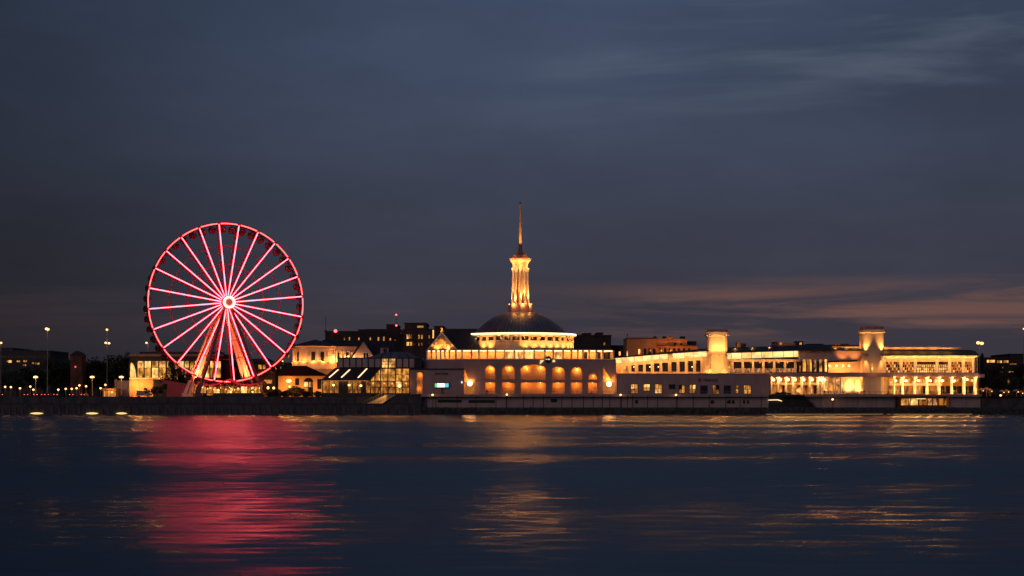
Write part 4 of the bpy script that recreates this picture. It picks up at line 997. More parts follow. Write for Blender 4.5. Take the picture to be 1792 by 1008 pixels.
for a, b_ in [(1265.5, 1271), (1274.5, 1280), (1284, 1298), (1302, 1316), (1320, 1334), (1338, 1353), (1357, 1372), (1376, 1390)]:
    MB().pbox(a, b_, 634, 644.5, TY + 2.05, TY + 2.15).build('window', M['glassd'] if a > 1280 else M['win'], tm)
    MB().pbox(a + .3, b_ - .3, 644.5, 651.5, TY + 1.9, TY + 2.1).build('shop_display', M['shop'], tm)
for px in range(1270, 1396, 16): light('POINT', (X(px, TY), TY - 1.8, Z(633, TY)), 120, tm, (1, 0.481, 0.13), .3)
# balcony slab running the whole length
MB().pbox(1348, 1714, 652.2, 659.6, TY - 3.2, TY + 30).build('balcony_slab', M['stucco'], tm)
MB().pbox(1262, 1348, 652.2, 658, TY - .8, TY + 2).build('ledge', mat('warm_ledge', (.50, .34, .27), .9), tm)
MB().pbox(1712, 1723, 654.6, 660.6, TY - 3.5, TY - 2.6).build('end_sign', mat('pink_sign', (.62, .42, .42), .8), tm)
# bay 3 with solid upper wall, slit windows, awning terrace
MB().pbox(1398, 1510, 613.8, 632, TY + .4, TY + 26).build('upper_wall', mat('rose_stucco', (.46, .34, .31), .9, .12, .3), tm)
MB().pbox(1398, 1448, 632, 652.2, TY + .9, TY + 20).build('slit_wall', M['dark'], tm)
for i, (a, b_, mm) in enumerate([(1398.5, 1401, 'win_dim'), (1405, 1410.5, 'win'), (1413, 1415, 'win_dim'), (1417, 1420.5, 'win'), (1424.5, 1428.5, 'shop'), (1434, 1438.5, 'win'), (1443.5, 1447, 'win_hot')]):
    MB().pbox(a, b_, 629 if a > 1404 else 640, 650.5, TY + .25 if a > 1404 else TY + .8, TY + .36 if a > 1404 else TY + .88).build('slit_window', M[mm], tm)
MB().pbox(1449, 1512, 626.5, 652, TY + 4, TY + 24).build('terrace_back_wall', M['cream'], tm)
MB().add([P3(1449, 633.8, TY - 1.5), P3(1500, 632.2, TY - 1.5), P3(1500, 629.6, TY + 1), P3(1449, 630.6, TY + 1), P3(1449, 634.4, TY - 1.4), P3(1500, 632.8, TY - 1.4)], [(0, 1, 2, 3), (0, 4, 5, 1)]).build('awning', M['awning'], tm)
for px in (1453, 1465, 1476.5, 1487): 
    MB().sphere((X(px, TY), TY + 1.5, Z(640, TY)), .4).build('globe_lamp', M['lampw'], tm); light('POINT', (X(px, TY), TY + .8, Z(640.5, TY)), 160, tm, WARM, .5)
for px in (1458, 1470, 1482, 1495): light('POINT', (X(px, TY), TY + 1.2, Z(650, TY)), 80, tm, WARM, .2)
for px in (1475, 1495): light('SPOT', (X(px, TY), TY - 3, Z(628, TY)), 500, tm, (1, 0.373, 0.101), .2, (X(px, TY), TY + .4, Z(617, TY)), 90, .8)
# --- right wing
MB().add([P3(1543, 622, TY - 2.5), P3(1714, 621.6, TY - 4.2), P3(1706, 613.5, TY + 8), P3(1543, 611.5, TY + 8), P3(1543, 622.6, TY - 2.4), P3(1714, 622.3, TY - 4.1)], [(0, 1, 2, 3), (0, 4, 5, 1)]).build('roof', M['darkroof'], tm)
MB().pbox(1543, 1683, 607.2, 611.4, TY + 6, TY + 7).build('roof_edge', M['cream'], tm)
for px in range(1552, 1684, 22): light('POINT', (X(px, TY), TY + 4, Z(608.5, TY)), 110, tm, (1, 0.457, 0.115), .2)
q = MB(); q.add([P3(1545, 622.5, TY - 2.2), P3(1713, 622.2, TY - 4.0), P3(1704, 628, TY + .6), P3(1545, 628.8, TY + .6), P3(1545, 622.0, TY - 2.2), P3(1704, 627.0, TY + 1)], [(0, 1, 2, 3)]); q.build('soffit', M['white'], tm)
for a, b_ in ((1625, 1642), (1645, 1664.5), (1667, 1687), (1689, 1711)): MB().pprism([(a, 624.6), (b_ - 2, 624.4), (b_, 622.6), (a + 1, 622.8)], TY - 4.2, TY - 4.0).build('soffit_glow', M['soffit'], tm)  # own glow put in for the lit soffit edge
MB().pbox(1545, 1706, 628.4, 633, TY + .6, TY + 2.0).build('lintel', M['cream'], tm)
MB().pbox(1545, 1706, 633, 652.2, TY + 4.4, TY + 24).build('inner_wall', M['ochre'], tm)
MB().pbox(1545, 1706, 620, 633, TY + 2.01, TY + 24).build('attic', M['cream'], tm)
pcs = [1548, 1577, 1602, 1640, 1662, 1686, 1704]
for px in pcs: MB().pprism([(px - 2.3, 652), (px + 2.3, 652), (px + 2.6, 628.5), (px - 2.6, 628.5)], TY + .3, TY + 1.0).build('pier', M['white'], tm)
for i, (a, b_) in enumerate(zip(pcs[:-1], pcs[1:])):
    hot = i in (2, 3)
    q = MB()
    n_ = max(2, int((b_ - a) / 4))
    for k in range(n_ + 1):
        u = a + 3 + (b_ - a - 6) * k / n_; q.pbox(u - .5, u + .5, 633, 652, TY + 1.5, TY + 1.7)
    for r_ in (637.5, 643, 648): q.pbox(a + 2.6, b_ - 2.6, r_ - .45, r_ + .45, TY + 1.52, TY + 1.68)
    f_ = q.build('window_frame', M['brickr'] if hot else M['canvas'], tm)
    for k in range(n_):
        u0 = a + 3 + (b_ - a - 6) * k / n_; u1 = a + 3 + (b_ - a - 6) * (k + 1) / n_
        for j, (r0, r1) in enumerate(((633, 637.5), (637.5, 643), (643, 648), (648, 652))):
            g_ = (k * 7 + j * 3 + i * 5) % 5
            mm = 'glassd' if (not hot and g_ in (0, 3)) or (hot and j == 0) else ('win_hot' if hot or g_ == 1 else ('win' if g_ == 2 else 'win_dim'))
            MB().pbox(u0 + .5, u1 - .5, r0 + .4, r1 - .4, TY + 1.75, TY + 1.8).build('pane', M[mm], f_)
for px in range(1553, 1704, 15): light('POINT', (X(px, TY), TY - 1.8, Z(630, TY)), 110, tm, (1, 0.498, 0.144), .3)
for px in (1590, 1622, 1650, 1674, 1695): light('POINT', (X(px, TY), TY - 1.0, Z(649, TY)), 70, tm, (1, 0.498, 0.144), .2)
q = MB(); q.pbox(1705, 1707, 630, 652, TY - 3, TY - 2.8); q.pbox(1709.5, 1711, 627, 652, TY - 3.1, TY - 2.9); q.build('end_post', M['cream'], tm)
# --- ground storey colonnade
amb = mat('amber_plaster', (.50, .24, .07), .85, .2, .4)
MB().pbox(1348, 1440, 659.7, 690, TY + 6.5, TY + 26).build('ground_wall', amb, tm)
MB().pbox(1440, 1553, 659.7, 690, TY + 3.6, TY + 25.9).build('ground_wall', M['cream'], tm)
MB().pbox(1553, 1712, 659.7, 690, TY + 7.5, TY + 26).build('ground_wall', amb, tm)
for px in (1349, 1361, 1374.5, 1387, 1402, 1416.5, 1430.5, 1438):
    q = MB(); q.tube((X(px, TY), TY - 1.2, TZ - .1), (X(px, TY), TY - 1.2, Z(661, TY)), .46, .40, n=14); q.tube((X(px, TY), TY - 1.2, Z(662.5, TY)), (X(px, TY), TY - 1.2, Z(659.8, TY)), .42, .75, n=14); q.build('column', M['white'], tm)
    light('POINT', (X(px + 5, TY), TY - 2.2, Z(664, TY)), 260, tm, (1, 0.515, 0.158), .3)
    MB().sphere((X(px + 6, TY), TY + 1.5, Z(664.5, TY)), .5, 12, .6).build('pendant_lamp', glow('pendant_glass', (1, .66, .27), 3.0), tm, smooth=True)
MB().pbox(1348, 1438, 669.5, 673.5, TY + 3.0, TY + 3.4).build('cross_beam', M['cream'], tm)
for i, px in enumerate(range(1352, 1436, 9)): MB().pbox(px, px + 6.5, 675, 688.5, TY + 6.3, TY + 6.45).build('shop_window', M[('win_dim', 'win', 'glassd')[i % 3]], tm)
for i, (a, b_, c_, d_, mm) in enumerate([(1442, 1448, 664, 684, 'win_hot'), (1450, 1457, 672, 686, 'win'), (1459, 1470, 664, 670, 'win_hot'), (1460, 1469, 673, 688, 'win'), (1472, 1476, 664, 687, 'win_hot')]):
    MB().pbox(a, b_, c_, d_, TY + 3.4, TY + 3.55).build('lit_recess', M[mm], tm)
for px in (1462, 1471): MB().pbox(px - 1.5, px + 1.5, 660, 690, TY - 1.4, TY - .8).build('column', M['white'], tm)
# arched niches under tower two
for px, hw in ((1486, 8), (1504.5, 9), (1543, 8)):
    MB().pprism(arch(px - hw, px + hw, 663.5, 674, 688.6, 12), TY + 3.35, TY + 3.58).build('arched_niche', M['white'], tm)
    light('SPOT', (X(px, TY), TY - .5, Z(687, TY)), 1500, tm, (1, 0.515, 0.173), .2, (X(px, TY), TY + 3.4, Z(673, TY)), 80, .9)
    light('POINT', (X(px, TY), TY + 1.2, Z(662, TY)), 120, tm, (1, 0.498, 0.144), .2)
MB().pbox(1515, 1531, 659.7, 690, TY - 1.5, TY + 3.5).build('tower_foot', M['stucco'], tm)
window(tm, 1517.5, 1523, 677, 687, TY - 1.5, M['win'], nx=1, nz=1)
for px in (1563, 1577.5, 1599, 1620, 1641, 1663, 1684.5, 1704):
    q = MB(); r_ = .55 if px > 1570 else .3
    q.tube((X(px, TY), TY - 2, TZ - .1), (X(px, TY), TY - 2, Z(661, TY)), r_, r_ * .9, n=14); q.tube((X(px, TY), TY - 2, Z(663, TY)), (X(px, TY), TY - 2, Z(659.8, TY)), r_ * .95, r_ * 1.7, n=14); q.build('column', M['white'], tm)
    for dz, pw in ((664, 240), (684, 170)): light('POINT', (X(px + 3, TY), TY - 3.4, Z(dz, TY)), pw, tm, (1, 0.548, 0.187), .3)
MB().pbox(1556, 1648, 671.0, 674.5, TY + 1.0, TY + 1.6).build('cross_beam', M['white'], tm)
for i, px in enumerate(range(1555, 1700, 10)):
    MB().pbox(px, px + 8, 663.5 if px > 1640 else 663, 671 if px < 1650 else 668, TY + 7.2, TY + 7.4).build('shop_window', M[('win', 'win_hot', 'win_dim')[(i * 2) % 3]], tm)
    MB().pbox(px, px + 8, 675.5, 688.5, TY + 7.2, TY + 7.4).build('shop_window', M[('win_dim', 'win', 'glassd', 'win_dim')[i % 4] if px < 1640 else 'glassd'], tm)
for px in (1570, 1588, 1610, 1631, 1652): MB().sphere((X(px, TY), TY + 3, Z(666, TY)), .6, 12, .45).build('pendant_lamp', glow('pendant_glass', (1, .66, .27), 3.0), tm, smooth=True); light('POINT', (X(px, TY), TY + 2.4, Z(668.5, TY)), 160, tm, (1, 0.515, 0.144), .5)
for px in (1670, 1693): MB().sphere((X(px, TY), TY + .5, Z(667 if px < 1680 else 664, TY)), .55).build('pendant_lamp', M['lampw'], tm)
# --- two stub towers
def stub(px0, px1, cap0, cap1, pyt, pyc0, pyc1, pyb, Y, lab, flare):
    r_ = (X(px1, Y) - X(px0, Y)) / 2; c_ = (X(px0, Y) + X(px1, Y)) / 2; rc = (X(cap1, Y) - X(cap0, Y)) / 2
    def rsq(r, z): # rounded square section ring
        return [(c_ + r * max(-1, min(1, 1.25 * math.cos(t))), Y + r + r * max(-1, min(1, 1.25 * math.sin(t))) - r, z) for t in [2 * math.pi * k / 32 for k in range(32)]]
    prof = [(r_, Z(690, Y)), (r_, Z(pyc1 + 1, Y)), (rc * .96, Z(pyc1, Y)), (rc, Z(pyc1 - 1, Y)), (rc, Z(pyc0 + .6, Y)), (rc * .94, Z(pyc0, Y))]
    def loft(prof_, name, m, smooth=False):
        q = MB(); vs_ = []
        for r, z in prof_: vs_ += rsq(r, z)
        fs = [(k * 32 + i, k * 32 + (i + 1) % 32, (k + 1) * 32 + (i + 1) % 32, (k + 1) * 32 + i) for k in range(len(prof_) - 1) for i in range(32)]
        fs += [tuple(range(31, -1, -1)), tuple((len(prof_) - 1) * 32 + i for i in range(32))]
        return q.add(vs_, fs).build(name, m, tm)
    o = loft(prof, 'stub_tower', M['cream']); o['label'] = lab
    q = loft([(rc * .86, Z(pyc0, Y)), (rc * .86, Z(pyt, Y))], 'tower_cap', mat('rust_cap', (.50, .22, .15), .8), False); q.parent = o
    return c_, r_, o
c1, r1, t1 = stub(1237, 1272, 1234, 1274.5, 577, 581, 588, 690, TY + 1.2, 'bright cream stub tower with rust coloured cap', True)
c2, r2, t2 = stub(1506.5, 1544, 1503.5, 1546.5, 572, 577, 583, 690, TY + 2.2, 'stub tower with two bright uplit flanks', False)
for dx, pw in ((-2.9, 1500), (0.2, 900), (2.9, 1500)):
    light('SPOT', (c1 + dx, TY - 6.0, Z(621, TY)), pw, tm, (1, 0.548, 0.187), .3, (c1 + dx * .6, TY - 2.4, Z(603, TY)), 80, .9)
    MB().box(c1 + dx - .2, c1 + dx + .2, TY - 6.2, TY - 5.8, Z(622.6, TY), Z(621.4, TY)).build('floodlight', M['dark'], tm)
q = MB()
for s_ in (-1, 1):
    q.add([P3(1254 + s_ * 4, 655, TY - 4.2), P3(1254 + s_ * 25, 655.5, TY - 3.4), P3(1254 + s_ * 21, 648, TY - 3.2), P3(1254 + s_ * 17.5, 622, TY - 3.0), P3(1254 + s_ * 10, 622, TY - 4.0), P3(1254 + s_ * 13, 645, TY - 4.2)], [(0, 1, 2, 3, 4, 5)])
    q.add([P3(1254 + s_ * 25, 655.5, TY - 3.4), P3(1254 + s_ * 21, 648, TY - 3.2), P3(1254 + s_ * 17.5, 622, TY - 3.0), P3(1254 + s_ * 17.5, 622, TY), P3(1254 + s_ * 21, 648, TY), P3(1254 + s_ * 25, 655.5, TY)], [(0, 1, 4, 5), (1, 2, 3, 4)])
q.build('tower_buttress', M['cream'], tm)
MB().pbox(1224, 1284, 653, 655, TY - 6.5, TY - .5).build('buttress_ledge', M['ochre'], tm)
for px, py, pw in ((1243, 650, 260), (1263, 650, 260), (1231, 652, 160), (1254, 640, 120), (1248, 626, 180), (1262, 626, 180)): light('POINT', (X(px, TY), TY - 6.2, Z(py, TY)), pw, tm, (1, 0.498, 0.144), .2)
for s_ in (-1, 1):
    x = c2 + s_ * (r2 - .9)
    MB().box(x - .9, x + .9, TY - 3.9, TY - 1.9, Z(621.6, TY), Z(620.6, TY)).build('floodlight_shelf', M['dark'], tm)
    light('SPOT', (x, TY - 3.3, Z(619.5, TY)), 3400, tm, (1, 0.498, 0.158), .2, (x + s_ * .2, TY - 1.9, Z(596, TY)), 66, .9)
    light('SPOT', (x, TY - 3.3, Z(622.6, TY)), 1500, tm, (1, 0.481, 0.144), .2, (x, TY - 1.9, Z(646, TY)), 50, .9)
light('POINT', (c2, TY - 5, Z(645, TY)), 120, tm, (1, 0.415, 0.108), .3)
window(tm, 1523, 1528, 636, 650, TY - 2.05, M['win'], M['cream'], 1, 1, .1)
# roof-top plant
for i, (a, b_, c_, d_, mm) in enumerate([(1353, 1361, 598, 606, 'brickr'), (1361, 1392, 600.5, 606, 'terra'), (1392, 1406, 597, 605, 'dark'), (1290, 1296, 599, 608.5, 'terra'), (1297, 1306, 601, 608.5, 'dark'), (1454, 1480, 602.6, 605.5, 'terra'), (1472, 1486, 601.5, 604.5, 'dark')]):
    MB().pbox(a, b_, c_, d_ + 3, TY + 9, TY + 14).build('roof_plant', M[mm], tm)
for px in (1365, 1399): MB().pbox(px, px + 4, 599.5, 603, TY + 8.9, TY + 8.98).build('roof_plant_light', M['win'], tm)
# --- cafe under the terrace
cf = thing('terrace_cafe', 'dim amber cafe recessed below the right end of the terrace', 'cafe', (X(1615, 710), 712, 2.56))
MB().pbox(1569, 1663, 694.5, 712.8, 715.2, 715.8).build('back_wall', M['brickr'], cf)
for a, b_, mm in ((1577, 1592, 'win'), (1594, 1606, 'win_hot'), (1609, 1622, 'win_dim'), (1624, 1640, 'shop'), (1643, 1658, 'win_dim')): MB().pbox(a, b_, 697.5, 709, 715.0, 715.15).build('window', M[mm], cf)
for px in (1569.5, 1590, 1608, 1632, 1652, 1662): MB().pbox(px - .6, px + .6, 694.3, 712.9, 708.3, 708.6).build('post', M['dark'], cf)
MB().pbox(1604, 1620, 697.4, 698.4, 708.0, 708.25).build('lit_sign', M['strip'], cf)
for px in (1596, 1630): light('POINT', (X(px, 712), 712, Z(699, 712)), 120, cf, WARM, .3)
# --- dark stair left of the colonnade
ds = thing('dark_stair', 'dark broad stair climbing from the quay to the bright colonnade', 'stairs', (X(1385, 706), 706, 2.5))
q = MB(); q.pprism([(1347, 713), (1424, 713), (1424, 707), (1404, 690.5), (1347, 690.5)], 707.9, 709.4); q.build('wall', M['dark'], ds)
for k in range(10):
    q = MB(); q.pprism([(1424 - k * 2.2, 712.5 - k * 2.2), (1427 - k * 2.2, 712.5 - k * 2.2), (1427 - k * 2.2, 710.5 - k * 2.2), (1424 - k * 2.2, 710.5 - k * 2.2)], 705.2, 707.88); q.build('step', M['concr'], ds)
q = MB(); A, B = Vector(P3(1390, 689, 706.5)), Vector(P3(1403, 672, 708)); q.pprism([(1393, 684), (1401, 676), (1403, 678), (1404, 690), (1402, 690)], 709.6, 710.2); q.build('lit_parapet', M['white'], ds)
light('POINT', (X(1398, 708), 708.4, Z(684, 708)), 160, ds, (1, 0.498, 0.144), .2)
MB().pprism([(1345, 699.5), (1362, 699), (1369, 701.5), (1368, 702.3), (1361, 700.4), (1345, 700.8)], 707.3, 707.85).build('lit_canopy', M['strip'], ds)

# ================================================================== town behind
def block(name, label, parts, Yf, depth, m, wins, cap=True, base=697, wm=None, rows=None):
    """parts = [(px0,px1,py_top)] massing; wins = lit windows; rows = unlit window grid"""
    a0 = min(p[0] for p in parts); a1 = max(p[1] for p in parts)
    t = thing(name, label, 'building', (X((a0 + a1) / 2, Yf), Yf + depth / 2, GZ))
    for i, (a, b_, c_) in enumerate(parts):
        x0, x1 = X(a, Yf), X(b_, Yf); z1 = Z(c_, Yf); y0 = Yf + .35 * i
        MB().box(x0, x1, y0, Yf + depth - .3 * i, GZ - .2, z1).build('wall', m, t)
        if cap: MB().box(x0 - .3, x1 + .3, y0 - .3, Yf + depth + .3, z1, z1 + .5).build('parapet', M['dark'], t)
    for wdef in wins:
        a, b_, c_, d_ = wdef[:4]; mm = wdef[4] if len(wdef) > 4 else 'win'
        f = MB().pbox(a - .3, b_ + .3, c_ - .3, d_ + .3, Yf - .2, Yf - .02).build('window', M['dark'], t); MB().pbox(a, b_, c_, d_, Yf - .26, Yf - .21).build('pane', M[mm], f)
    if rows:
        for a, b_, n_, pys, hh in rows:
            for py in pys:
                for k in range(n_):
                    u = a + (b_ - a) * (k + .5) / n_; wv = (b_ - a) / n_ * .32
                    MB().pbox(u - wv, u + wv, py, py + hh, Yf - .06, Yf - .01).build('dark_window', M['glassd'], t)
    return t
hb_ = block('hotel_block', 'long dark hotel block with a row of small yellow windows behind the gabled house', [(569, 706, 581), (640, 700, 577.5), (676, 694, 569), (627, 640, 578)], 900, 30, M['brickd'],
      [(602, 604, 590, 595), (610.5, 612.5, 590, 595.5), (627, 629, 591, 595), (647, 649, 590.5, 595), (661, 663.5, 590, 596), (670.5, 673, 589.5, 596), (682, 684, 592, 596), (690.5, 692, 594, 596.5, 'win_dim'), (701, 703.5, 582, 584, 'win_dim')], rows=[(574, 700, 18, (598, 606), 4)])
tv = thing('radio_mast', 'thin mast with two red lights rising from the dark hotel roof', 'mast', (X(694, 902), 902, Z(569, 902)))
MB().tube((X(694, 902), 902, Z(569, 902) - .6), (X(694, 902), 902, Z(551, 902)), .16).build('pole', M['steel'], tv); MB().sphere((X(693.3, 902), 902, Z(551, 902)), .42).build('beacon', M['redlamp'], tv); MB().sphere((X(694.3, 902), 899, Z(569.5, 899)), .42).build('beacon', M['redlamp'], tv)
an2 = thing('roof_antenna', 'tall bare antenna on the left end of the hotel roof', 'antenna', (X(570, 903), 903, Z(581, 903))); MB().tube((X(570, 903), 903, Z(581, 903) - .5), (X(570, 903), 903, Z(555, 903)), .12).build('rod', M['dark'], an2); MB().sphere((X(570, 903), 903, Z(555, 903)), .2).build('tip', M['dark'], an2); MB().box(X(570, 903) - .5, X(570, 903) + .5, 902.5, 903.5, Z(581, 903) - .3, Z(581, 903) + .9).build('foot', M['dark'], an2)
bc = thing('roof_beacon', 'bright red warning light at the left end of the hotel roof', 'beacon', (X(587, 899), 899, Z(581, 900))); MB().sphere((X(587, 899), 899.4, Z(581, 900) + .45), .75).build('lens', M['redlamp'], bc); MB().box(X(587, 899) - .3, X(587, 899) + .3, 899.6, 900.2, Z(581, 900) - .8, Z(581, 900) + .3).build('bracket', M['dark'], bc)
apt = block('apartment_block', 'dark apartment block with paired lit windows and a curved penthouse behind the gable', [(706, 760, 577.5), (708, 746, 566.5), (760, 776, 572), (776, 836, 577)], 880, 28, mat('dusky_brick', (.085, .055, .05), .9, .25, .3),
      [(711.5, 714.5, 585.5, 593, 'win_hot'), (715.3, 717, 585.5, 593), (718, 720.5, 585.5, 592), (732, 734.5, 586, 593), (737, 739.5, 586, 593), (750, 752, 587, 592), (711.5, 716, 598.5, 605, 'win_hot'), (717.5, 721, 598.5, 605), (724, 725, 600, 604, 'win_dim'), (732, 734, 599.5, 605, 'win_dim'), (737, 739, 599.5, 605, 'win_dim'), (750, 752, 600, 605, 'win_dim'), (757, 759.5, 577.5, 592, 'win_hot'), (765, 767.5, 584, 588), (730, 741, 570, 573.5, 'win_dim')], rows=[(778, 834, 9, (582, 592), 5)])
for a, b_, c_ in ((1006, 1070, 588), (1021, 1034, 584.5), (1045, 1055, 583.5)): pass
eb = block('brick_warehouse', 'plain dark brick block with one small lit window right of the dome', [(1003, 1069.5, 588), (1021, 1034, 584.5), (1045, 1055, 583.5)], 860, 26, M['brickd'], [(1056.5, 1060, 599.5, 604)], rows=[(1008, 1054, 6, (597, 604), 4.5)])
lb = block('low_dark_block', 'low dark block between the brick block and the terracotta building', [(1066, 1100, 606)], 870, 20, M['brickd'], [(1083, 1086, 615.5, 622, 'win_hot')])
M['terra'].node_tree  # floodlit building
tb = block('terracotta_building', 'orange floodlit terracotta building with arched windows above the terminal roof', [(1097, 1150, 592), (1150, 1222, 605), (1151, 1168, 592.5), (1177.5, 1203, 593), (1167, 1178, 589)], 800, 24, M['terra'], [(1117, 1120.5, 611, 620, 'win_hot'), (1096.8, 1098.6, 614, 623, 'win_hot')], cap=False)
for i, px in enumerate((1129, 1137, 1145)): MB().pprism(arch(px - 2.4, px + 2.4, 609.5, 612.5, 622, 8), 799.8, 799.98).build('window', M['glassd'], tb)
for i, px in enumerate((1156, 1164, 1172, 1180, 1188, 1197, 1206)): MB().pprism(arch(px - 2.1, px + 2.1, 609, 611.5, 616, 8), 799.8, 799.98).build('window', M['glassd'], tb)
for px in (1181, 1191): MB().pprism(arch(px - 2.0, px + 2.5, 600, 602, 605, 6), 800.6, 800.68).build('window', M['glassd'], tb)
MB().pbox(1150, 1222.5, 603.8, 605.2, 799, 824).build('cornice', M['brickr'], tb); MB().pbox(1096.5, 1150.5, 591, 592.6, 799.4, 824).build('cornice', M['brickr'], tb)
MB().pbox(1205, 1219, 597, 604, 806, 820).build('roof_plant', M['dark'], tb)
for a, b_ in ((1144, 1149), (1160, 1166), (1170, 1177), (1191, 1199)): MB().pbox(a, b_, 588.5, 593.5, 807, 811).build('roof_plant', M['dark'], tb)
for px, pw in ((1160, 2600), (1176, 2600), (1194, 2600), (1212, 2000), (1118, 500), (1140, 700)): light('POINT', (X(px, 800), 794.5, Z(613, 800)), pw, tb, (1, 0.315, 0.0432), .3)
for px in (1158, 1190): light('POINT', (X(px, 800), 797, Z(600.5, 800)), 700, tb, (1, 0.315, 0.0432), .3)
fl_ = thing('flag', 'small dark flag on the left corner of the terracotta roof', 'flag', (X(1097.5, 802), 802, Z(592, 802))); MB().tube((X(1097.5, 802), 802, Z(592, 802) - .4), (X(1097.5, 802), 802, Z(584.5, 802)), .1).build('pole', M['dark'], fl_); MB().pprism([(1097.6, 588.5), (1098.8, 587), (1099, 584.6), (1097.7, 585)], 801.9, 802.0).build('cloth', M['dark'], fl_)
rb_ = block('right_far_building', 'far dark building with a band of lit upper windows at the right edge', [(1722, 1800, 627), (1768, 1800, 620.5)], 980, 40, M['brickd'],
      [(1727, 1730, 630, 634.5, 'win_hot'), (1730.8, 1734, 630, 634.5), (1734.8, 1737, 630, 634.5, 'win_hot'), (1737.6, 1741, 630, 634.5, 'win_hot')] + [(1745 + k * 2.9, 1747.2 + k * 2.9, 631, 635, ('win_hot', 'win', 'win_hot', 'win_dim')[k % 4]) for k in range(7)] +
      [(1767 + k * 3.2, 1769.2 + k * 3.2, 636, 638, 'win_dim') for k in range(4)] + [(1750, 1758, 650.5, 652, 'win_dim'), (1765.5, 1774, 650, 652, 'win'), (1750, 1752, 662, 677, 'win_dim'), (1764, 1766, 661, 677, 'win'), (1772.5, 1774.5, 659, 668, 'win_dim'), (1754, 1756, 641.5, 644, 'win_dim')], rows=[(1724, 1796, 12, (642, 656), 6)])
lb2 = block('left_far_building', 'broad dark building with scattered yellow windows at the left edge', [(-12, 88, 615), (2, 22, 610)], 980, 40, mat('dusk_concrete', (.07, .06, .06), .9, .2, .3),
      [(12, 14.5, 631, 633.5), (15, 20.5, 630.5, 634.5, 'win_hot'), (29.5, 32.5, 631, 633.5), (33, 35, 631, 634), (41, 43, 630.5, 633.5), (44, 47, 630.5, 633.5), (40.5, 45.5, 638, 640.5), (56, 59.5, 634.5, 637), (62, 64, 634.5, 637.5), (65.5, 69, 635, 638.5, 'win_hot')], rows=[(2, 86, 16, (622, 646), 5)])
ct = thing('brick_tower', 'slim dark red brick tower with gabled top among the left trees', 'tower', (X(134, 770), 772, GZ))
MB().pbox(123, 144.5, 622, 697, 770, 776).build('wall', M['brickr'], ct); MB().pprism([(121, 622.5), (145.5, 622.5), (141, 618), (133, 614), (126, 618)], 769.6, 776.4).build('gable_roof', M['brickd'], ct)
MB().pbox(127, 130, 626, 632, 769.85, 769.98).build('window', M['glassd'], ct); MB().pbox(136, 143, 624, 655, 769.3, 769.98).build('buttress', M['brickr'], ct); MB().sphere((X(132, 769), 769, Z(642, 769)), .45).build('red_lamp', glow('dim_red', (1, .1, .08), .8), ct); MB().pprism([(128, 670), (131, 670), (142, 650), (141, 648)], 769.5, 769.9).build('brace', M['brickr'], ct)
bq = MB()
# far town beyond: low silhouettes to both sides
for i, (a, b_, c_, Y) in enumerate([(420, 520, 636, 940), (836, 1000, 600, 960), (1225, 1352, 612, 990), (1380, 1500, 606, 1010), (1500, 1700, 614, 1040), (150, 226, 640, 960)]):
    labs = ['low dark roofline just right of the ferris wheel', 'dark long roofline hidden behind the dome', 'dark far roofline behind the bright stub tower', 'dark far roofline behind the terminal roof plant', 'dark far roofline behind the right terminal wing', 'low dark far roofline left of the glazed hall']
    block('far_building', labs[i], [(a, b_, c_), (a + (b_ - a) * .3, a + (b_ - a) * .5, c_ - 3)], Y, 30, M['brickd'], [(a + (b_ - a) * f, a + (b_ - a) * f + 2, c_ + 6, c_ + 9.5, 'win_dim') for f in (.2, .45, .7)], rows=[(a + 4, b_ - 4, 8, (c_ + 12,), 5)])

# ================================================================== trees
def tree_mesh(seed, h, rad, n, tall=1.0):
    rd = random.Random(seed); tr = MB(); cr = MB()
    tr.tube((0, 0, -.3), (0, 0, h * .35), .28, .2, n=7); tr.tube((0, 0, h * .35), (.2, .1, h * .75), .2, .08, n=6)
    cl = []
    for i in range(15):
        a = rd.random() * 6.28; zc = h * (.34 + .6 * rd.random()); rr = rad * (1 - abs(zc / h - .55) * 1.25) * rd.uniform(.35, 1.0)
        c_ = Vector((rr * math.cos(a), rr * math.sin(a), zc)); cl.append((c_, rad * rd.uniform(.25, .5)))
        tr.tube((0, 0, h * rd.uniform(.25, .5)), c_, .09, .03, n=4, caps=False)
    for i in range(n):
        c_, r = rd.choice(cl); d = Vector((rd.gauss(0, 1), rd.gauss(0, 1), rd.gauss(0, .8 * tall))).normalized() * r * rd.random() ** .4
        p = c_ + d; s_ = rd.uniform(.16, .38); u = Vector((rd.gauss(0, 1), rd.gauss(0, 1), rd.gauss(0, 1))).normalized(); v = u.orthogonal().normalized()
        cr.add([p - u * s_, p + v * s_ * .6, p + u * s_, p - v * s_ * .6], [(0, 1, 2, 3)])
    o = tr.build('trunk', M['trunk']); c2_ = cr.build('crown', M['leaf']); a, b_ = o.data, c2_.data
    bpy.data.objects.remove(o); bpy.data.objects.remove(c2_); return a, b_
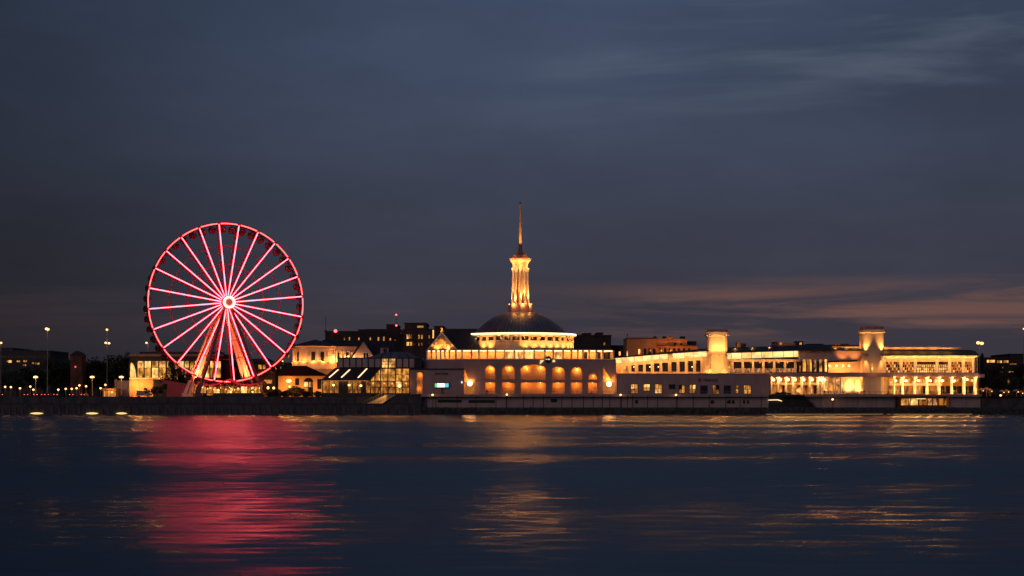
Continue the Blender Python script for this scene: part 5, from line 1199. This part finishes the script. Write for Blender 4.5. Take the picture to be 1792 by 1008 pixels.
def bush_mesh(seed, n):
    rd = random.Random(seed); tr = MB(); cr = MB()
    for k in range(5): tr.tube((0, 0, -.2), (rd.uniform(-2, 2), rd.uniform(-2, 2), rd.uniform(3, 6)), .14, .05, n=5)
    for i in range(n):
        d = Vector((rd.gauss(0, 1), rd.gauss(0, 1), rd.gauss(0, 1))).normalized(); lump = 1 + .16 * math.sin(5 * d.x + seed) * math.cos(4 * d.z + seed)
        p = Vector((0, 0, 4.6)) + Vector((d.x * 5.0, d.y * 5.0, d.z * 4.8)) * lump * rd.random() ** .25; p.z = max(.1, p.z)
        s_ = rd.uniform(.35, .8); u = Vector((rd.gauss(0, 1), rd.gauss(0, 1), rd.gauss(0, 1))).normalized(); v = u.orthogonal().normalized()
        cr.add([p - u * s_, p + v * s_ * .6, p + u * s_, p - v * s_ * .6], [(0, 1, 2, 3)])
    o = tr.build('trunk', M['trunk']); c2_ = cr.build('crown', M['leaf']); a, b_ = o.data, c2_.data
    bpy.data.objects.remove(o); bpy.data.objects.remove(c2_); return a, b_
BM_ = [bush_mesh(21, 1500), bush_mesh(22, 1500)]
TM = [tree_mesh(11, 10, 4.2, 1500), tree_mesh(12, 10, 3.4, 1400), tree_mesh(13, 10, 4.8, 1700), tree_mesh(14, 10, 2.3, 1100, 1.5)]
def tree(px, pyt, Y, k, label, z0=GZ, wide=1.0, name='tree', group=None, cat='tree'):
    h = Z(pyt, Y) - z0; s_ = h / 10
    t = thing(name, label, cat, (X(px, Y), Y, z0), group); t.scale = (s_ * wide, s_ * wide, s_); t.rotation_euler = (0, 0, px * 1.3)
    a, b_ = TM[k] if name == 'tree' else BM_[k % 2]; mobj('trunk' if name == 'tree' else 'stems', a, None, t); mobj('crown' if name == 'tree' else 'leaves', b_, None, t); return t
for i, (px, pyt, Y, k, wd) in enumerate([(6, 640, 800, 0, 1.2), (30, 646, 790, 2, 1.3), (56, 640, 800, 1, 1.4), (78, 636, 800, 0, 1.2), (93, 622, 790, 3, 1.0), (102, 626, 785, 3, 1.1), (112, 628, 790, 2, 1.1), (122, 624, 800, 1, 1.2), (150, 632, 790, 0, 1.1), (162, 636, 795, 2, 1.2), (176, 628, 790, 1, 1.2), (192, 624, 785, 2, 1.1), (206, 627, 780, 0, 1.2), (218, 612, 770, 1, .9)]):
    labs = ['spreading dark tree at the left edge before the far building', 'wide dark tree below the scattered yellow windows', 'broad dark tree right of the yellow window group', 'dark tree directly left of the tallest lamp mast', 'slender pointed dark tree right of the tallest lamp mast', 'second slender tree right of the tallest lamp mast', 'dark tree just left of the brick tower', 'dark tree overlapping the brick tower left side', 'dark tree just right of the brick tower', 'low dark tree between brick tower and twin headed mast', 'dark tree just left of the twin headed mast', 'dark tree just right of the twin headed mast', 'wide dark tree left of the tallest left tree', 'tallest dark tree beside the glazed hall corner']
    tree(px, pyt, Y, k, labs[i], wide=wd, group='dark trees behind the left quay')
for i, (px, pyt, Y, k, wd) in enumerate([(303, 634, 741, 1, .9), (300, 652, 738, 0, 1.0), (322, 650, 740, 2, 1.0), (258, 680, 735, 0, 1.5), (275, 676, 735, 2, 1.6)]):
    labs = ['dark tree silhouetted against the glazed hall windows by the wheel rim', 'small bushy tree under the larger tree before the glazed hall', 'round dark tree at the foot of the left wheel leg', 'low dark shrub before the orange lower wall', 'dark shrub left of the red lit hoarding']
    tree(px, pyt, Y, k, labs[i], wide=wd)
for i, (px, pyt, Y, k, wd) in enumerate([(518, 675, 709, 0, 1.6), (500, 683, 709, 2, 1.8), (536, 684, 709, 1, 1.6), (556, 684, 708, 2, 1.5), (574, 681, 708, 0, 1.2), (486, 681, 710, 1, 1.3), (472, 686, 710, 2, 1.6)]):
    labs = ['largest round dark bush before the low pavilion', 'low dark bush left of the largest round bush', 'low bush in front of the arched doorway', 'low bush before the right shutter of the pavilion', 'round dark bush at the corner of the lean-to', 'dark bush left of the globe lantern', 'low dark bush between wheel base and pavilion']
    tree(px, pyt, Y, k, labs[i], wide=wd, name='bush', cat='bush')
for i, (px, pyt, Y, k, wd) in enumerate([(1722, 646, 770, 0, 1.0), (1738, 640, 780, 2, .9), (1750, 652, 760, 1, 1.0), (1766, 654, 760, 0, 1.1), (1786, 632, 770, 3, 1.4), (1796, 640, 765, 2, 1.0), (1735, 684, 730, 2, 1.8), (1765, 684, 728, 0, 2.2), (1784, 686, 728, 1, 2.0), (1714, 611, 790, 3, .5)]):
    labs = ['dark tree just right of the terminal end sign', 'dark tree below the first lit window band at right', 'dark tree left of the thin lit slits', 'dark tree between the thin lit slits', 'tall slender dark tree near the right edge', 'dark tree cut by the right edge', 'low dark hedge bush before the lit parasols', 'wide dark bush below the right parasols', 'dark bush at the right edge of the quay', 'thin pointed tree rising behind the terminal tip']
    tree(px, pyt, Y, k, labs[i], wide=wd)
for i, (px, pyt) in enumerate([(1352, 690), (1362, 686), (1372, 685), (1381, 687), (1390, 690)]):
    tree(px, pyt, 714, i % 3, ['leftmost dark shrub at the foot of the colonnade', 'second dark shrub from the left before the colonnade', 'middle dark shrub before the colonnade', 'dark shrub right of the middle one before the colonnade', 'rightmost dark shrub beside the lit stair parapet'][i], z0=TZ - .05, wide=2.2, name='shrub', cat='shrub')

# ================================================================== lamps
def mast(px, pyt, Y, label, heads, r=.16, hr=.5, pw=900, lit=True, m=None):
    z1 = Z(pyt, Y); t = thing('lamp_mast', label, 'street lamp', (X(px, Y), Y, GZ))
    MB().tube((X(px, Y), Y, GZ - .05), (X(px, Y), Y, z1), r, r * .6, n=8).build('pole', m or M['steel'], t); MB().tube((X(px, Y), Y, GZ - .05), (X(px, Y), Y, GZ + .6), r * 2, n=8).build('base', M['dark'], t)
    for dx, dz in heads:
        c_ = (X(px + dx, Y), Y - .3, z1 - dz)
        MB().tube((X(px, Y), Y, z1 - dz - .3), (c_[0], c_[1], c_[2] + hr * .8), .07, n=5).build('arm', M['dark'], t)
        MB().sphere(c_, hr, 12, hr * .8).build('lamp_head', M['lamp'], t, smooth=True)
        if lit: light('POINT', (c_[0], c_[1] - hr * 1.5, c_[2]), pw, t, (1, .5, .18), hr)
    return t
mast(83, 575.5, 760, 'tallest left lamp mast with two close orange heads', [(-1.3, 0), (1.4, .2)], .2, .62, 2500)
mast(187.5, 577, 770, 'tall lamp mast with one high head and two lower ones', [(0, 0), (-2.2, 5.4), (3.6, 5.6)], .18, .5, 1800)
mast(1.5, 600, 770, 'lamp mast cut by the left edge', [(.8, 0)], .18, .5, 1200)
mast(259, 600, 760, 'single lamp mast standing behind the glazed hall roof', [(-2.4, 0)], .2, .45, 1200, m=M['cream'])
mast(1714.5, 600, 745, 'lamp mast with two bright heads beyond the terminal tip', [(-3.2, 0), (3.4, .2)], .12, .75, 2500)
mast(1791, 575.5, 800, 'lamp mast cut by the right edge', [(.5, 0)], .14, .45, 800)
for px, lab in ((62.5, 'leftmost low lamp with twin bright heads on the quay'), (161.5, 'middle low lamp with twin bright heads on the quay'), (212.5, 'right low lamp with twin bright heads beside the pale wall')):
    mast(px, 660, 724, lab, [(-2.0, 0), (2.2, 0), (.3, -.12)], .16, .46, 1500, m=M['cream'])
dots = [(9, 677, 'lampw'), (19, 677.5, 'lampw'), (35, 679.5, 'lampw'), (53, 676.5, 'lampw'), (58.5, 682, 'lampw'), (102, 682, 'lampw'), (115, 680.5, 'lampw'), (125.5, 680.5, 'lampw'), (134, 679.5, 'lampw'), (139, 674.5, 'lampw'), (150.5, 676, 'lampw'), (176, 679.5, 'lampw'), (184.5, 673.5, 'lampw')]
labs = ['globe lamp nearest the left edge', 'second globe lamp from the left edge', 'third globe lamp from the left edge', 'globe lamp left of the leftmost twin lamp', 'low globe lamp at the foot of the leftmost twin lamp', 'globe lamp right of the red tail lights', 'globe lamp with pinkish glow left of the brick tower', 'globe lamp directly below the brick tower', 'globe lamp just right of the brick tower foot', 'tallest small globe right of the brick tower', 'globe lamp left of the middle twin lamp', 'globe lamp left of the amber kiosk', 'globe lamp above the amber kiosk']
gl_b = MB().sphere((0, 0, 0), .42, 10, .36).build('globe', M['lampw']); glm = gl_b.data; bpy.data.objects.remove(gl_b)
for (px, py, mm), lab in zip(dots, labs):
    Y = 716 + (px * 7) % 9; t = thing('globe_lamp', lab, 'street lamp', (X(px, Y), Y, GZ), 'small globe lamps on the left quay'); h = Z(py, Y) - GZ
    MB().tube((0, 0, 0), (0, 0, h), .07, n=6).build('post', M['steel'], t, loc=(0, 0, 0)).location = (0, 0, 0); o = mobj('globe', glm, None, t); o.location = (0, 0, h)
    light('POINT', (X(px, Y), Y - .8, GZ + h), 60, t, (1, 0.457, 0.144), .4)
tl = [(757, 691, 'terrace lamp at the left end of the retaining wall'), (887, 690.5, 'terrace lamp below the second arch'), (1086, 691, 'terrace lamp right of the domed hall'), (1183, 691, 'terrace lamp below the dark square window'), (1457, 699, 'terrace lamp before the plain wall under the colonnade'), (1751, 692, 'yellow lamp on the right quay beyond the terminal')]
for px, py, lab in tl:
    Y = 706.6; t = thing('bollard_lamp', lab, 'street lamp', (X(px, Y), Y, 2.55), 'small lamps along the retaining wall'); z1 = Z(py, Y)
    MB().tube((0, 0, 0), (0, 0, z1 - 2.55), .07, n=6).build('post', M['dark'], t, loc=(0, 0, 0)).location = (0, 0, 0); o = mobj('globe', glm, None, t); o.location = (0, 0, z1 - 2.55)
    light('POINT', (X(px, Y), Y - .7, z1), 45, t, (1, 0.498, 0.187), .4)
# added glowing ovals standing in for lamp reflections at the waterline
for px, hw, lab in ((64, 11.5, 'leftmost glowing oval modelled as a lamp reflection at the waterline'), (161, 11, 'middle glowing oval modelled as a lamp reflection at the waterline'), (212.5, 10, 'right glowing oval modelled as a lamp reflection at the waterline')):
    Y = QY - .8; t = thing('lamp_reflection', lab, 'lamp', (X(px, Y), Y, 0), 'modelled lamp reflections at the waterline'); q = MB(); n_ = 28; w_ = hw * S(Y)
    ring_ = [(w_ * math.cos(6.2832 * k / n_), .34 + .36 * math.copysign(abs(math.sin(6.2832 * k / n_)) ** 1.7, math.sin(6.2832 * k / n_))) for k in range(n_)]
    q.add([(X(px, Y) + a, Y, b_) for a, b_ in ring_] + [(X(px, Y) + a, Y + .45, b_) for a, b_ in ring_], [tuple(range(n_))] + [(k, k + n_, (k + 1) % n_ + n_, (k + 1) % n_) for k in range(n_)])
    q.build('lens', M['water_glint'], t); MB().box(X(px, Y) - w_ * .6, X(px, Y) + w_ * .6, Y + .4, QY + .02, -.3, .6).build('glow_backing', M['dark'], t)  # lens is the added reflection shape, the box only backs it
for a, b_, lab in ((1340, 1440, 'left thin yellow strip modelled as the terrace reflection at the waterline below the terminal'), (1442, 1560, 'middle thin yellow strip modelled as the terrace reflection at the waterline below the terminal'), (1562, 1700, 'right thin yellow strip modelled as the terrace reflection at the waterline below the terminal')):
    t = thing('glow_strip', lab, 'modelled reflection', (X((a + b_) / 2, QY - 1), QY - 1, 0)); MB().box(X(a, QY), X(b_, QY), QY - 1.1, QY - .95, -.02, .10).build('tube', glow('terrace_reflection', (1, .55, .14), .55), t); MB().box(X(a, QY), X(b_, QY), QY - .94, QY + .7, -.3, .06).build('mount', M['dark'], t)  # added glowing strips standing in for the bright terrace's reflection

# ================================================================== cars
def car_proto():
    t = thing('parked_car', 'x', 'car', (0, 0, 0), 'cars parked along the left quay')
    prof = [(-2.1, .35), (2.1, .35), (2.15, .75), (1.9, .95), (1.15, 1.0), (.55, 1.42), (-1.05, 1.45), (-1.75, 1.02), (-2.12, .95)]
    q = MB(); n_ = len(prof)
    vs_ = [(-.82, y, z) for y, z in prof] + [(.82, y, z) for y, z in prof]; q.add(vs_, [tuple(range(n_)), tuple(range(2 * n_ - 1, n_ - 1, -1))] + [(i, (i + 1) % n_, (i + 1) % n_ + n_, i + n_) for i in range(n_)])
    q.build('body', M['carp'], t)
    MB().add([(-.66, -1.66, 1.06), (.66, -1.66, 1.06), (.60, -1.10, 1.40), (-.60, -1.10, 1.40), (-.66, -1.70, 1.08), (.66, -1.70, 1.08), (.60, -1.14, 1.42), (-.60, -1.14, 1.42)], [(0, 1, 2, 3), (7, 6, 5, 4), (0, 4, 5, 1), (1, 5, 6, 2), (2, 6, 7, 3), (3, 7, 4, 0)]).build('rear_window', M['glassd'], t)
    for sx in (-1, 1):
        for y in (-1.3, 1.3): MB().tube((sx * .86, y, .34), (sx * .64, y, .34), .34, n=14).build('wheel', M['dark'], t)
        MB().box(sx * .62 - .17, sx * .62 + .17, -2.17, -2.1, .74, .92).build('tail_light', M['tail'], t)
    return t
pc = car_proto()
cl_ = [(4, 712, .0, 'car cut by the left edge with one red tail light showing'), (47, 714, .1, 'car left of the leftmost twin lamp with red tail lights'), (65, 712, -.05, 'leftmost car of the red tail light cluster'), (71.5, 718, .08, 'second car of the red tail light cluster'), (78, 712.5, 0, 'third car of the red tail light cluster'), (85, 717, -.1, 'rightmost car of the red tail light cluster'), (99, 715, .05, 'car just right of the tallest mast'), (126, 714, .1, 'car under the globe lamp below the brick tower'), (148, 716, -.1, 'car left of the middle twin lamp')]
for i, (px, Y, rz, lab) in enumerate(cl_):
    o = pc if i == 0 else copy_tree(pc, (0, 0, 0)); o.location = (X(px, Y), Y, GZ); o.rotation_euler = (0, 0, rz); o['label'] = lab
vn = thing('white_van', 'white van parked before the orange lower wall of the glazed hall', 'van', (X(252, 726), 726, GZ))
q = MB(); vx = X(252, 726); prof = [(-2.7, .45), (2.8, .45), (2.8, 1.2), (2.1, 1.35), (1.3, 2.3), (-2.6, 2.35), (-2.7, 2.2)]
q.prism([(vx + a, GZ + b_) for a, b_ in prof], 725, 726.9); q.build('body', M['stucco2'], vn)
MB().prism([(vx + 1.25, GZ + 1.4), (vx + 1.95, GZ + 1.4), (vx + 1.3, GZ + 2.15), (vx + .5, GZ + 2.15), (vx + .5, GZ + 1.4)], 724.94, 724.99).build('side_window', M['glassd'], vn)
for a in (-1.7, 1.8): MB().tube((vx + a, 724.95, GZ + .4), (vx + a, 725.2, GZ + .4), .4, n=14).build('wheel', M['dark'], vn)

# parasols and lit stalls at the far right
for i, (px, py, Y, lab) in enumerate([(1718, 679, 726, 'lit parasol next to the terminal corner'), (1726, 677.5, 730, 'second lit parasol right of the terminal'), (1733, 680, 724, 'third lit parasol right of the terminal'), (1754, 682, 724, 'parasol left of the pair at the right quay'), (1762, 681, 727, 'parasol right of the pair at the right quay'), (1779, 681, 724, 'parasol near the right edge'), (1787, 683.5, 726, 'parasol at the right edge')]):
    t = thing('parasol', lab, 'parasol', (X(px, Y), Y, GZ), 'parasols at the right quay'); zt_ = Z(py, Y); x = X(px, Y)
    MB().lathe([(1.5, zt_ - .75), (1.45, zt_ - .65), (.1, zt_)], x, Y, 8).build('canopy', M['canvas'], t); MB().tube((x, Y, GZ), (x, Y, zt_ - .05), .05, n=6).build('pole', M['steel'], t)
    MB().sphere((x + .5, Y - .6, zt_ - 1.1), .16).build('lantern', M['lampw'], t); light('POINT', (x + .2, Y - 1.3, zt_ - .9), 110, t, (1, 0.398, 0.115), .2)

# ================================================================== people (small figures)
def person_mesh(seed, bag=False):
    rd = random.Random(seed); me = bpy.data.meshes.new('person')
    st_ = rd.uniform(.08, .2); V_ = [(0, 0, .95), (0, .02, 1.2), (0, 0, 1.42), (0, -.02, 1.54), (0, -.04, 1.64), (0, -.02, 1.74),
        (-.19, 0, 1.40), (-.24, .03, 1.12), (-.22, -.08, .88), (.19, 0, 1.40), (.25, -.03, 1.12), (.21, .05, .88),
        (-.10, 0, .9), (-.11, -st_, .48), (-.11, -st_ * .6, .06), (-.11, -st_ * .6 - .14, .03), (.10, 0, .9), (.11, st_, .48), (.11, st_ * 1.4, .06), (.11, st_ * 1.4 - .14, .03)]
    E_ = [(0, 1), (1, 2), (2, 3), (3, 4), (4, 5), (2, 6), (6, 7), (7, 8), (2, 9), (9, 10), (10, 11), (0, 12), (12, 13), (13, 14), (14, 15), (0, 16), (16, 17), (17, 18), (18, 19)]
    rad_ = [.16, .15, .15, .06, .10, .085, .07, .055, .045, .07, .055, .045, .10, .075, .05, .045, .10, .075, .05, .045]
    me.from_pydata(V_, E_, []); o = bpy.data.objects.new('tmp', me); COL.objects.link(o); md = o.modifiers.new('s', 'SKIN')
    for v, r in zip(me.skin_vertices[0].data, rad_): v.radius = (r, r)
    me.skin_vertices[0].data[0].use_root = True; o.modifiers.new('u', 'SUBSURF').levels = 1
    dg = bpy.context.evaluated_depsgraph_get(); dg.update(); m2 = bpy.data.meshes.new_from_object(o.evaluated_get(dg)); bpy.data.objects.remove(o); m2.materials.clear(); return m2
PM = [person_mesh(1), person_mesh(2), person_mesh(3)]
for i, m2 in enumerate(PM): m2.materials.append([M['cloth'], mat('grey_clothing', (.10, .09, .10), .9, .2, 2), mat('tan_clothing', (.20, .14, .10), .9, .2, 2)][i])
ppl = [(852, 714.6, TZ, 'person in dark clothes standing before the first arch', 1.05), (1356, 716, TZ, 'person at the left end of the bright colonnade', 1), (1399, 714, TZ, 'person at the head of the lit stair parapet', 1), (1443, 716, TZ, 'person left of the first bright niche', 1), (1450, 717.5, TZ, 'person beside the left bright recess', 1), (1475, 716, TZ, 'person before the recess with white columns', 1), (1512, 720, TZ, 'person in dark standing left of the tower foot', 1), (1555, 716, TZ, 'person right of the second arched niche', 1),
       (1568, 717, TZ, 'person between the slim and the first broad column', 1), (1586, 715.5, TZ, 'person between second and third broad columns', 1), (1608, 717, TZ, 'person right of the third broad column', 1), (1629, 715.5, TZ, 'person right of the fourth broad column', 1), (1648, 717, TZ, 'person right of the fifth broad column', 1), (1655, 716, TZ, 'person left of the sixth broad column', 1), (1672, 716, TZ, 'person right of the sixth broad column', 1), (1692, 716.5, TZ, 'person left of the last broad column', 1),
       (468, 705, GZ, 'person on the quay right of the wheel base', 1), (504, 704.9, GZ, 'person on the quay below the globe lantern', 1), (511, 704.9, GZ, 'person on the quay beside the largest bush', 1), (354, 705, GZ, 'person on the quay left of the boarding station', 1)]
for i, (px, Y, z0, lab, k) in enumerate(ppl):
    o = bpy.data.objects.new('person', PM[i % 3]); COL.objects.link(o); o.location = (X(px, Y), Y, z0); o.rotation_euler = (0, 0, i * 1.1); o.scale = (k, k, k)
    tag(o, lab, 'person', 'people strolling along the waterfront')
